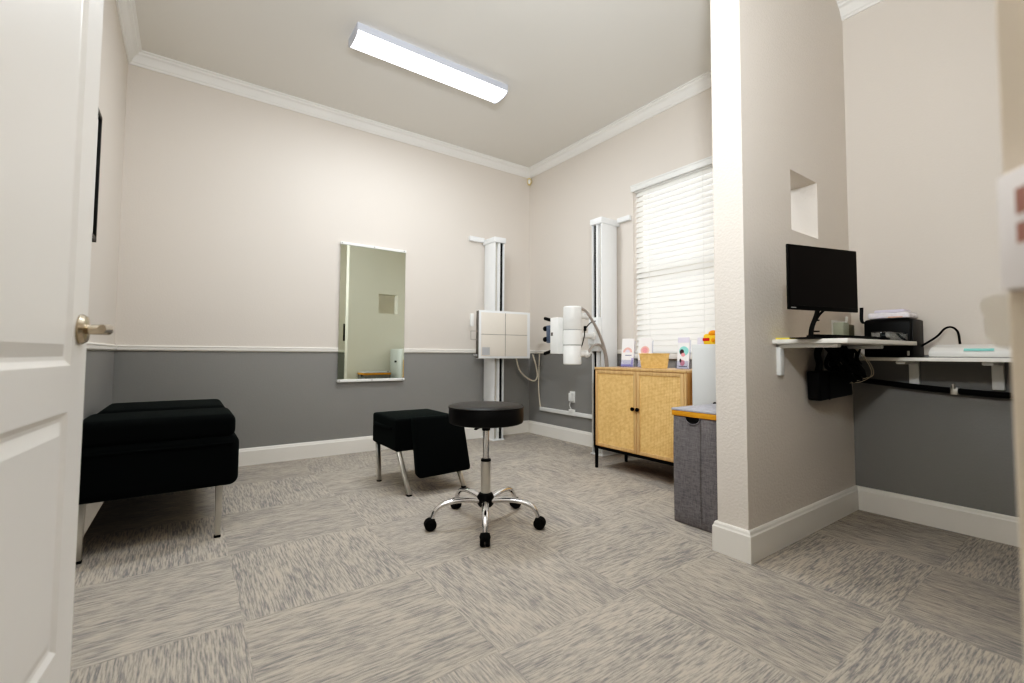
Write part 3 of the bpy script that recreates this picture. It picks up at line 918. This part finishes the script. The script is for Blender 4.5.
# leaflets in clear holders on the cabinet
def leaflet_holder(y, x, label, art, hgt=0.205, wid=0.096, rz=0.0):
    g = 'leaflet holders on the cane cabinet'
    hd = thing('leaflet_holder', 'clear acrylic leaflet holder ' + label, 'leaflet holder', (x, y, CZ1), rz)
    m = MB()
    m.box((-0.022, -wid / 2 - 0.005, 0), (0.030, wid / 2 + 0.005, 0.004))
    m.box((0.008, -wid / 2 - 0.005, 0), (0.011, wid / 2 + 0.005, hgt * 0.93), rot=(0, 0.12, 0), pivot=(0.01, 0, 0))
    m.build('stand', M['acrylic'], hd, world=False)
    m = MB()
    m.box((-0.024, -wid / 2 - 0.005, 0.004), (-0.021, wid / 2 + 0.005, 0.060))
    m.build('front_lip', M['acrylic'] if art != 'rainbow' else M['violet'], hd, world=False) if art == 'none' else m.build('front_lip', M['acrylic'], hd, world=False)
    lf = thing('leaflet', 'printed leaflet ' + {'rainbow': 'with a salmon arch in the holder nearest the tube stand', 'pink': 'with a pink round picture behind the basket',
               'teal': 'with a teal round picture of a dark figure at the cabinet end', 'plain': 'pale lilac in the rearmost holder by the white cabinet'}[art], 'leaflet', (x, y, CZ1 + 0.005), rz)
    R_ = Matrix.Rotation(0.12, 4, 'Y')
    def card(lo, hi, rot=True):
        q_ = MB().box(lo, hi)
        q_.bm.transform(R_)
        return q_
    card((-0.006, -wid / 2, 0), (0.000, wid / 2, hgt)).build('page', M['paper'] if art != 'plain' else M['lilac'], lf, world=False)
    def disc(yc, zc, r, mat, squash=1.0, x_=-0.0068, half=False):
        t = bmesh.new()
        n = 24
        angs = [PI * k / (n - 1) for k in range(n)] if half else [2 * PI * k / n for k in range(n)]
        t.faces.new([t.verts.new((x_, yc + r * math.cos(a), zc + r * squash * math.sin(a))) for a in angs])
        q_ = MB(); q_._merge(t); q_.bm.transform(R_)
        q_.build('printed_picture', mat, lf, world=False, smooth=False)
    if art == 'rainbow':
        disc(0, 0.115, 0.040, M['salmon'], 1.0, half=True); disc(0, 0.115, 0.022, M['lilac'], 1.0, -0.0072, half=True)
        card((-0.0068, -0.035, 0.088), (-0.006, 0.02, 0.094)).build('printed_line', M['navy'], lf, world=False)
        card((-0.0068, -wid / 2, 0.000), (-0.006, wid / 2, 0.018)).build('printed_band', M['violet'], lf, world=False)
        card((-0.0068, -wid / 2, 0.02), (-0.006, -wid / 2 + 0.018, 0.07)).build('printed_band', M['violet'], lf, world=False)
    elif art == 'pink':
        disc(0, 0.130, 0.036, M['salmon']); disc(0, 0.133, 0.022, M['pink'], 1, -0.0072)
        card((-0.0068, -0.025, 0.075), (-0.006, 0.02, 0.080)).build('printed_line', M['navy'], lf, world=False)
    elif art == 'teal':
        disc(-0.004, 0.125, 0.034, M['teal']); disc(0.010, 0.118, 0.016, M['ink'], 1.2, -0.0072); disc(0.0, 0.098, 0.014, M['pink'], 1.0, -0.0074)
        disc(0.004, 0.040, 0.018, M['pink'], 1.2); disc(0.018, 0.055, 0.008, M['ink'], 1.8, -0.0072)
        card((-0.0068, -0.03, 0.012), (-0.006, 0.03, 0.017)).build('printed_line', M['ink'], lf, world=False)
        card((-0.0068, -wid / 2, hgt - 0.04), (-0.006, wid / 2, hgt - 0.002)).build('printed_band', M['lilac'], lf, world=False)
    else:
        card((-0.0068, -wid / 2, 0.0), (-0.006, -wid / 2 + 0.015, hgt)).build('printed_band', M['violet'], lf, world=False)
leaflet_holder(2.482, 2.915, 'beside the tube stand on the cabinet', 'rainbow', hgt=0.228, wid=0.104, rz=0.25)
leaflet_holder(2.350, 2.965, 'half hidden behind the woven basket', 'pink', hgt=0.232, wid=0.110, rz=0.25)
leaflet_holder(1.955, 2.890, 'at the cabinet end next to the white cabinet', 'teal', hgt=0.225, wid=0.084, rz=0.2)
leaflet_holder(1.850, 2.965, 'mostly hidden behind the tall white cabinet', 'plain', hgt=0.222, rz=0.0)

# woven basket on the cabinet
bk = thing('woven_basket', 'small rectangular woven basket on the cane cabinet', 'basket', (2.862, 2.178, CZ1), math.radians(35))
m = MB()
bb = [(-0.045, -0.091), (0.045, -0.091), (0.045, 0.091), (-0.045, 0.091)]
tt = [(-0.055, -0.107), (0.055, -0.107), (0.055, 0.107), (-0.055, 0.107)]
def offs(q_, d):
    return [(p[0] - d * (1 if p[0] > 0 else -1), p[1] - d * (1 if p[1] > 0 else -1)) for p in q_]
t = bmesh.new()
ob = [t.verts.new((*p, 0.001)) for p in bb]; ot = [t.verts.new((*p, 0.108)) for p in tt]
it = [t.verts.new((*p, 0.108)) for p in offs(tt, 0.006)]; ib = [t.verts.new((*p, 0.008)) for p in offs(bb, 0.006)]
for a, b in ((ob, ot), (ot, it), (it, ib)):
    for i in range(4):
        t.faces.new((a[i], a[(i + 1) % 4], b[(i + 1) % 4], b[i]))
t.faces.new(ob[::-1]); t.faces.new(ib)
bmesh.ops.recalc_face_normals(t, faces=t.faces[:])
m._merge(t)
m.build('basket_body', M['basket'], bk, world=False, smooth=False)
MB().tube([(*p, 0.108) for p in tt + [tt[0]]], 0.0045, smooth=1, seg=8).build('rim', M['basket'], bk, world=False)

# tall white cabinet between the cane cabinet and the partition
wc = thing('white_cabinet', 'plain white steel file cabinet between the cane cabinet and partition', 'cabinet', (2.95, 1.52, 0))
B((2.700, 1.270, 0.02), (3.180, 1.762, 0.970), 0.006).build('body', M['cabinet_white'], wc)
for z0, z1 in ((0.06, 0.47), (0.48, 0.953)):
    dr = B((2.690, 1.278, z0), (2.702, 1.754, z1), 0.003).build('drawer', M['cabinet_white'], wc)
    B((2.684, 1.475, z1 - 0.195), (2.691, 1.555, z1 - 0.165), 0.003).build('pull', M['black'], dr)
for x in (2.74, 3.14):
    for y in (1.31, 1.725):
        MB().cyl((x, y, 0), (x, y, 0.022), 0.02, seg=12).build('foot', M['black'], wc)
# yellow and red soft toy on it
ty = thing('soft_toy', 'small yellow and orange soft toy with red cloth on the white cabinet', 'toy', (2.86, 1.725, 0.970))
MB().box((2.835, 1.672, 0.9702), (2.895, 1.768, 1.034), 0.018, 4).build('body', M['yellow'], ty)
MB().ball((2.866, 1.705, 1.046), 0.030, (0.9, 1.15, 0.75)).build('bow', M['orange'], ty)
MB().ball((2.858, 1.745, 1.030), 0.022, (0.9, 1.1, 0.7)).build('ear', M['yellow'], ty)
MB().box((2.829, 1.716, 0.996), (2.840, 1.764, 1.016), 0.004).build('red_cloth', M['red'], ty)
MB().ball((2.832, 1.690, 1.000), 0.014, (0.5, 1, 1)).build('patch', M['orange'], ty)

# ------------------------------------------------------------------ laundry hamper
hp = thing('fabric_hamper', 'tall grey linen hamper with amber bamboo rim beside the partition', 'hamper', (2.40, 1.40, 0))
HX0, HX1, HY0, HY1 = 2.192, 2.600, 1.225, 1.549
b_ = MB()
b_.box((HX0, HY0, 0.0), (HX1, HY1, 0.575), 0.008)
bmesh.ops.subdivide_edges(b_.bm, edges=b_.bm.edges[:], cuts=10, use_grid_fill=True)
rnd = random.Random(3)
from mathutils import noise as mnoise
for v in b_.bm.verts:
    k = math.sin(PI * min(max(v.co.z / 0.575, 0), 1))
    nz_ = mnoise.noise(Vector((v.co.y * 14, v.co.z * 9, v.co.x * 9)))
    if v.co.x < HX0 + 0.02:
        v.co.x += 0.007 * nz_ * k - 0.004 * k
        if abs(v.co.y - (HY0 + HY1) / 2) < 0.02:
            v.co.x += 0.004 * k
    if v.co.y > HY1 - 0.02:
        v.co.y += 0.006 * nz_ * k
b_.build('fabric_body', M['linen'], hp, angle=60)
MB().tube([(HX0 - 0.002, 1.385, 0.03), (HX0 - 0.004, 1.385, 0.30), (HX0 - 0.001, 1.385, 0.555)], 0.0014, smooth=6, seg=6).build('seam_line', M['line_grey'], hp)
B((HX0 - 0.006, HY0 - 0.003, 0.572), (HX1 + 0.004, HY1 + 0.004, 0.600), 0.003).build('bamboo_rim', M['amber'], hp)
ld = B((HX0 - 0.008, HY0 - 0.004, 0.600), (HX1 + 0.006, HY1 + 0.006, 0.612), 0.004).build('lid', M['lid'], hp)
MB().tube([(2.57, 1.535, 0.611), (2.57, 1.530, 0.618), (2.57, 1.500, 0.618), (2.57, 1.495, 0.611)], 0.005, smooth=2, seg=8).build('lid_loop', M['black_soft'], ld)
t = bmesh.new()
n = 18
t.faces.new([t.verts.new((HX0 - 0.0035, 1.428 + 0.042 * math.cos(a), 0.571 + 0.034 * math.sin(a))) for a in [PI + PI * k / n for k in range(n + 1)]])
m = MB(); m._merge(t)
m.build('hand_hole', M['black_soft'], hp, smooth=False)
MB().tube([(HX0 - 0.004, 1.428 + 0.044 * math.cos(a), 0.571 + 0.036 * math.sin(a)) for a in [PI + PI * k / 10 for k in range(11)]], 0.0035, smooth=2, seg=6).build('hand_hole_edge', M['linen'], hp)

# ------------------------------------------------------------------ window blind
bl = thing('window_blind', 'white horizontal slat blind lowered over the window', 'blind', (XB, (WY0 + WY1) / 2, WZ0))
BY0, BY1 = WY0 + 0.012, WY1 - 0.012
vl = MB()
vl.box((XB - 0.020, WY0 - 0.004, WZ1 - 0.050), (XB - 0.008, WY1 + 0.012, WZ1 + 0.004), 0.003)
vl.box((XB - 0.024, WY0 - 0.004, WZ1 - 0.006), (XB + 0.004, WY1 + 0.014, WZ1 + 0.010), 0.003)
vl.build('valance', M['white_plastic'], bl)
B((XB + 0.006, BY0, WZ1 - 0.055), (XB + 0.060, BY1, WZ1 - 0.005), 0.002).build('headrail', M['white_plastic'], bl)
sl = MB()
n_s = 31
zt, zb = WZ1 - 0.075, WZ0 + 0.045
for k in range(n_s):
    z = zb + (zt - zb) * k / (n_s - 1)
    sl.box((XB + 0.008, BY0, z - 0.0014), (XB + 0.058, BY1, z + 0.0014), rot=(0, math.radians(-63), 0))
sl.build('slats', M['slat'], bl, smooth=False)
B((XB + 0.010, BY0, WZ0 + 0.004), (XB + 0.056, BY1, WZ0 + 0.022), 0.003).build('bottom_rail', M['white_plastic'], bl)
for y in (BY0 + 0.16, (BY0 + BY1) / 2, BY1 - 0.16):
    MB().tube([(XB + 0.006, y, WZ0 + 0.02), (XB + 0.006, y, WZ1 - 0.06)], 0.0016, smooth=1, seg=6).build('ladder_cord', M['white_plastic'], bl)

# ------------------------------------------------------------------ desk shelves in the nook
sh = thing('desk_shelf', 'white wall shelf below the monitor on the partition', 'shelf', (2.77, YP0, 0.957))
MB().prism([(2.280, 0.753), (3.022, 0.698), (3.022, YP0), (2.280, YP0)], 'Z', 0.957, 0.977, 0.002).build('board', M['shelf'], sh)
for x in (2.335, 2.880):
    br = MB()
    br.box((x - 0.02, 0.800, 0.938), (x + 0.02, YP0, 0.957), 0.006)
    br.box((x - 0.02, YP0 - 0.020, 0.806), (x + 0.02, YP0, 0.957), 0.004)
    br.build('bracket', M['white_plastic'], sh)
s2 = thing('side_shelf', 'lower white wall shelf under the printer on the nook wall', 'shelf', (XB, 0.7, 0.877))
B((2.985, 0.100, 0.877), (XB, 1.050, 0.895), 0.002).build('board', M['shelf'], s2)
for y in (0.768, 0.450):
    br = MB()
    br.box((3.020, y - 0.020, 0.860), (XB, y + 0.020, 0.877), 0.006)
    br.box((XB - 0.022, y - 0.022, 0.738), (XB, y + 0.022, 0.877), 0.004)
    br.build('bracket', M['white_plastic'], s2)

# monitor on its slim stand
mo = thing('monitor', 'black flat monitor standing on the white wall shelf', 'monitor', (2.246, 0.822, 0.977), -math.atan2(0.12, 0.408))
MW, MZ0, MZ1 = 0.2075, 0.118, 0.395
body = MB().box((-MW, 0, MZ0), (MW, 0.010, MZ1), 0.002)
body.box((-MW * 0.6, 0.008, MZ0 + 0.05), (MW * 0.6, 0.040, MZ1 - 0.06), 0.01)
bd = body.build('casing', M['black'], mo, world=False)
B((-MW + 0.008, -0.0012, MZ0 + 0.018), (MW - 0.008, 0.001, MZ1 - 0.008)).build('screen', M['screen'], mo, world=False)
B((-MW + 0.012, -0.0016, MZ0 + 0.006), (-MW + 0.040, 0.001, MZ0 + 0.011)).build('badge', M['grey_plastic'], mo, world=False)
MB().tube([(0.010, 0.075, 0.004), (0.014, 0.072, 0.05), (0.034, 0.060, 0.12), (0.036, 0.038, 0.22)], [0.0095, 0.009, 0.0085, 0.009], smooth=8, flat=(1.2, 0.8)).build('stand_post', M['black'], mo, world=False)
MB().tube([(0.026, 0.066, 0.075), (0.052, 0.060, 0.112), (0.10, 0.040, 0.16)], 0.005, smooth=6, seg=8).build('cable', M['black_soft'], mo, world=False)
for z in (0.03, 0.08):
    MB().box((0.018, 0.058, z), (0.044, 0.072, z + 0.006)).build('cable_clip', M['black'], mo, world=False)
MB().box((-0.055, 0.035, 0.0), (0.03, 0.13, 0.006), 0.004).build('foot', M['black'], mo, world=False)

kbd = thing('keyboard', 'slim black keyboard lying on the shelf below the monitor', 'keyboard', (2.50, 0.840, 0.977), -0.12)
MB().hull([(-0.19, -0.06, 0), (0.19, -0.06, 0), (0.19, 0.065, 0), (-0.19, 0.065, 0)],
          [(-0.188, -0.058, 0.010), (0.188, -0.058, 0.010), (0.188, 0.063, 0.018), (-0.188, 0.063, 0.018)]).build('case', M['black'], kbd, world=False)
kk = MB()
for r_ in range(5):
    for c_ in range(16):
        x = -0.176 + c_ * 0.0235; y = -0.046 + r_ * 0.0235
        kk.box((x - 0.0095, y - 0.0095, 0.011 + r_ * 0.0014), (x + 0.0095, y + 0.0095, 0.0165 + r_ * 0.0014), 0.0015, 1)
kk.build('keys', M['black_soft'], kbd, world=False)
tag(B((2.284, 0.945, 0.9772), (2.372, 1.045, 0.985), 0.0005).build('note_pad', M['note']), 'yellow sticky note pad on the shelf end', 'note pad')
mu = thing('computer_mouse', 'black mouse with a red edge on the shelf before the printer', 'mouse', (2.80, 0.850, 0.977))
MB().ball((2.80, 0.850, 0.986), 0.045, (1.0, 0.7, 0.38)).build('shell', M['black'], mu)
MB().ball((2.765, 0.842, 0.986), 0.008, (1, 1, 0.7)).build('red_tip', M['red'], mu)
ad = thing('power_adapter', 'pale green-grey power adapter plugged in at the wall corner', 'power adapter', (3.06, YP0, 1.05))
B((2.975, YP0 - 0.004, 0.99), (3.175, YP0, 1.105), 0.002).build('cover_plate', M['white_plastic'], ad)
B((2.985, YP0 - 0.055, 1.000), (3.070, YP0 - 0.004, 1.090), 0.005).build('plug', M['green_grey'], ad)
B((3.078, YP0 - 0.050, 1.000), (3.165, YP0 - 0.004, 1.082), 0.005).build('plug', M['olive_grey'], ad)
MB().tube([(3.08, YP0 - 0.03, 1.07), (3.09, YP0 - 0.035, 1.10), (3.11, YP0 - 0.03, 1.125)], 0.007, smooth=4, seg=8).build('lead', M['white_plastic'], ad)
cbx = thing('clear_tray', 'clear plastic organiser tray with dark contents on the shelf', 'tray', (2.83, 0.765, 0.977))
q_ = MB()
for y0, y1 in ((0.732, 0.735), (0.802, 0.805)):
    q_.box((2.740, y0, 0.978), (3.012, y1, 1.014))
for x0, x1 in ((2.740, 2.743), (2.870, 2.874), (3.009, 3.012)):
    q_.box((x0, 0.735, 0.978), (x1, 0.802, 1.014))
q_.box((2.740, 0.732, 0.9772), (3.012, 0.805, 0.980))
q_.build('tray', M['clear_box'], cbx)
B((2.738, 0.730, 1.014), (3.014, 0.807, 1.019), 0.001).build('lid', M['clear_box'], cbx)
tag(B((2.750, 0.742, 0.9805), (2.862, 0.796, 0.998), 0.006).build('folded_cloth', M['black_soft']), 'dark folded cloth in the clear organiser tray', 'cloth')

# printer, packet and digitiser on the lower shelf
pr = thing('printer', 'black desktop printer on the lower nook shelf', 'printer', (3.14, 0.81, 0.895))
MB().prism([(3.035, 0.897), (3.255, 0.897), (3.255, 1.100), (3.060, 1.100), (3.040, 1.085)], 'Y', 0.726, 0.926, 0.008).build('body', M['black'], pr)
B((3.030, 0.745, 0.905), (3.045, 0.905, 0.935), 0.003).build('paper_slot', M['black_soft'], pr)
B((3.028, 0.732, 0.905), (3.040, 0.742, 0.930), 0.002).build('silver_tab', M['brushed'], pr)
MB().prism([(3.045, 0.9), (3.06, 1.095), (3.24, 1.095), (3.24, 0.9)], 'Y', 0.721, 0.728, 0.002).build('side_panel', M['vinyl'], pr)
MB().tube([(3.08, 0.920, 1.085), (3.08, 0.946, 1.095), (3.08, 0.946, 1.172)], [0.004, 0.008, 0.009], smooth=4, seg=10).build('antenna', M['black'], pr)
pk = thing('wipes_packet', 'crinkled clear packet of pale wipes lying on the printer', 'packet', (3.14, 0.82, 1.10))
q_ = MB().box((3.055, 0.735, 1.101), (3.225, 0.915, 1.136), 0.014, 3)
bmesh.ops.subdivide_edges(q_.bm, edges=q_.bm.edges[:], cuts=4, use_grid_fill=True)
for v in q_.bm.verts:
    if v.co.z > 1.108:
        v.co += Vector((1, 1, 1)) * 0.007 * mnoise.noise(v.co * 26)
q_.build('wrapper', M['plastic_wrap'], pk)
B((3.048, 0.76, 1.106), (3.054, 0.82, 1.112)).build('printed_strip', M['peach'], pk)
B((3.048, 0.84, 1.108), (3.054, 0.87, 1.113)).build('printed_strip', M['lilac'], pk)
q_ = MB().box((3.08, 0.76, 1.136), (3.20, 0.89, 1.152), 0.006, 2)
q_.build('inner_packet', M['lilac'], pk)
dg = thing('film_digitiser', 'flat white scanner with a teal stripe on the lower nook shelf', 'scanner', (3.13, 0.5, 0.895))
MB().prism([(3.000, 0.900), (3.240, 0.900), (3.240, 0.962), (3.150, 0.962), (3.040, 0.945), (3.000, 0.925)], 'Y', 0.345, 0.652, 0.006).build('body', M['white_plastic'], dg)
MB().hull([(3.0015, 0.425, 0.928), (3.0015, 0.525, 0.928), (3.012, 0.525, 0.938), (3.012, 0.425, 0.938)],
          [(2.998, 0.425, 0.929), (2.998, 0.525, 0.929), (3.0085, 0.525, 0.940), (3.0085, 0.425, 0.940)]).build('teal_stripe', M['teal'], dg)
B((3.005, 0.350, 0.8952), (3.235, 0.657, 0.901)).build('base', M['grey_plastic'], dg)
tag(MB().tube([(3.20, 0.724, 0.955), (3.20, 0.660, 1.005), (3.20, 0.628, 1.045), (3.20, 0.600, 1.052), (3.20, 0.578, 1.025), (3.20, 0.572, 0.965)], 0.005, smooth=8)
    .build('device_cable', M['black_soft']), 'thin black cable arching between the printer and scanner', 'cable')

# under the shelf: hanging power brick, cable tangle, wall hose
pb = thing('power_brick', 'large black power brick hanging under the desk shelf', 'power brick', (2.66, 0.99, 0.66))
MB().hull([(2.615, 0.985, 0.672), (3.045, 0.985, 0.684), (3.045, 1.045, 0.684), (2.615, 1.045, 0.672)],
          [(2.605, 0.985, 0.822), (3.015, 0.985, 0.824), (3.015, 1.045, 0.824), (2.605, 1.045, 0.822)], 0.010, 3).build('case', M['black'], pb)
MB().tube([(2.655, 1.01, 0.81), (2.675, 1.01, 0.86), (2.655, 1.01, 0.91), (2.69, 1.01, 0.957)], 0.016, smooth=6).build('strap', M['black_soft'], pb)
MB().tube([(2.720, 0.983, 0.675), (2.720, 0.982, 0.815)], 0.003, smooth=1, seg=6).build('case_seam', M['vinyl'], pb)
rt = random.Random(11)
for k in range(11):
    x0 = 2.64 + 0.028 * k + rt.uniform(-.02, .02)
    pts = [(x0, 0.90 + rt.uniform(0, .10), 0.945), (x0 + rt.uniform(-.05, .08), 0.86 + rt.uniform(0, .14), 0.885 + rt.uniform(-.03, .03)),
           (x0 + rt.uniform(0, .12), 0.86 + rt.uniform(0, .14), 0.82 + rt.uniform(-.05, .05)), (x0 + rt.uniform(.02, .14), 0.92 + rt.uniform(0, .10), 0.885 + rt.uniform(-.05, .04)),
           (x0 + rt.uniform(.02, .16), 0.95 + rt.uniform(0, .08), 0.945)]
    tag(MB().tube(pts, rt.uniform(0.005, 0.011), smooth=6, seg=8).build('power_cable', M['black_soft']),
        'black power cable in the tangle hanging under the desk shelf', 'cable', 'black cables tangled under the shelf')
for k in range(2):
    tag(MB().tube([(2.94 + 0.02 * k, 0.95, 0.957), (2.99 + 0.03 * k, 0.90, 0.87), (3.01 + 0.03 * k, 0.89, 0.80), (2.97, 0.92, 0.765 + 0.012 * k), (2.92, 0.96, 0.755)], 0.0025, smooth=8, seg=8)
        .build('data_cable', M['cream_cable']), 'thin cream data cable looping below the desk shelf', 'cable', 'cream cables below the desk shelf')
wh = thing('wall_hose', 'thick black cable sleeve sagging along the nook wall', 'cable sleeve', (XB, 0.6, 0.72))
MB().tube([(XB - 0.03, 1.045, 0.765), (XB - 0.03, 0.90, 0.750), (XB - 0.03, 0.75, 0.735), (XB - 0.03, 0.60, 0.724), (XB - 0.03, 0.45, 0.716), (XB - 0.03, 0.25, 0.716), (XB - 0.03, 0.08, 0.722)],
          0.0155, smooth=8).build('sleeve', M['black_soft'], wh)
MB().box((XB - 0.05, 0.590, 0.705), (XB, 0.620, 0.742), 0.003).cyl((XB - 0.05, 0.605, 0.735), (XB - 0.05, 0.605, 0.760), 0.008, seg=10).build('clip', M['brushed'], wh)

# pale box on the doorway edge close to the camera
ch = thing('card_box', 'pale grey wall box with rust print on the doorway edge beside the camera', 'box', (JX, JY - 0.03, 0.95))
fa, ne = Vector((0.478, 0.0635)), Vector((0.396, -0.002))
MB().prism([tuple(fa), (JX - 0.016, 0.0595), (JX - 0.016, -0.020), tuple(ne)], 'Z', 0.947, 1.031, 0.003).build('body', M['grey_card'], ch)
dn = (ne - fa).normalized(); nn = Vector((-0.64, 0.77)) * 0.0008
a, b = fa + dn * 0.019 + nn, fa + dn * 0.040 + nn
m = MB()
for z0, z1, k in ((0.998, 1.016, 0.0), (0.978, 0.992, 0.004)):
    t = bmesh.new()
    t.faces.new([t.verts.new(p) for p in ((a.x, a.y, z0), (b.x, b.y, z0), (b.x, b.y, z1), (a.x, a.y, z1))])
    m._merge(t)
m.build('rust_print', M['rust'], ch, smooth=False)

# ------------------------------------------------------------------ light
def area(name, loc, size, power, col=(1, 1, 1), rot=(0, 0, 0)):
    d = bpy.data.lights.new(name, 'AREA')
    d.shape = 'RECTANGLE'; d.size, d.size_y = size
    d.energy = power; d.color = col
    o = bpy.data.objects.new(name, d)
    COL.objects.link(o)
    o.location = loc; o.rotation_euler = rot
    return o
FILL = 92
LAMP1, LAMP2, SKY = 25, 16, 22
area('room_lamp_light', ((FX0 + FX1) / 2, (FY0 + FY1) / 2, ZC - 0.09), (1.2, 0.22), LAMP1, (0.91, 0.965, 1.0))
area('second_lamp_light', (0.45, 1.55, ZC - 0.02), (1.2, 0.25), LAMP2, (0.91, 0.965, 1.0))
area('ceiling_fill', (0.30, 0.0, 1.95), (0.30, 0.30), FILL, (0.91, 0.965, 1.0), Vector((1.1, 0.45, 1.12)).to_track_quat('-Z', 'Y').to_euler())  # unseen fill lamp aimed upward, added to brighten the ceiling and nook
area('daylight', (XB + 0.45, (WY0 + WY1) / 2, 1.75), (1.6, 1.9), SKY, (1.0, 0.985, 0.97), (0, math.radians(90), 0))

wd = bpy.data.worlds.new('overcast_sky')
sc.world = wd
wd.use_nodes = True
bgn = wd.node_tree.nodes['Background']
bgn.inputs['Color'].default_value = (1.0, 1.0, 1.0, 1)
bgn.inputs['Strength'].default_value = 1.1

# ------------------------------------------------------------------ camera
F_PX, YAW, PITCH, ROLL = 457.33, 0.6186, 0.047, -0.0062
cam = bpy.data.cameras.new('camera')
cam.sensor_width = 36.0
cam.sensor_fit = 'HORIZONTAL'
cam.lens = F_PX / 1024 * 36.0
cam.shift_x = 0.0
cam.shift_y = -(341.5 - 332.6) / 1024
cam.clip_start = 0.02
cam.dof.use_dof = True
cam.dof.focus_distance = 2.9
cam.dof.aperture_fstop = 2.8
co = bpy.data.objects.new('camera', cam)
COL.objects.link(co)
Rv = Vector((math.cos(YAW), -math.sin(YAW), 0)); Fv = Vector((math.sin(YAW), math.cos(YAW), 0)); Uv = Vector((0, 0, 1))
F2 = Fv * math.cos(PITCH) + Uv * math.sin(PITCH); U2 = -Fv * math.sin(PITCH) + Uv * math.cos(PITCH)
c_, s_ = math.cos(ROLL), math.sin(ROLL)
R3, U3 = Rv * c_ - U2 * s_, Rv * s_ + U2 * c_
co.matrix_world = Matrix(((R3.x, U3.x, -F2.x, 0), (R3.y, U3.y, -F2.y, 0), (R3.z, U3.z, -F2.z, 0.9), (0, 0, 0, 1)))
sc.camera = co

# ------------------------------------------------------------------ colour and sampling
sc.view_settings.view_transform = 'Standard'
sc.view_settings.look = 'None'
sc.view_settings.exposure = 0.0
vs = sc.view_settings
vs.use_curve_mapping = True
cm = vs.curve_mapping
cu = cm.curves[3]
cu.points.new(0.03, 0.014); cu.points.new(0.10, 0.083); cu.points.new(0.35, 0.37)
cm.update()
sc.cycles.use_denoising = True
sc.cycles.max_bounces = 10
sc.cycles.diffuse_bounces = 6
sc.cycles.sample_clamp_indirect = 8.0
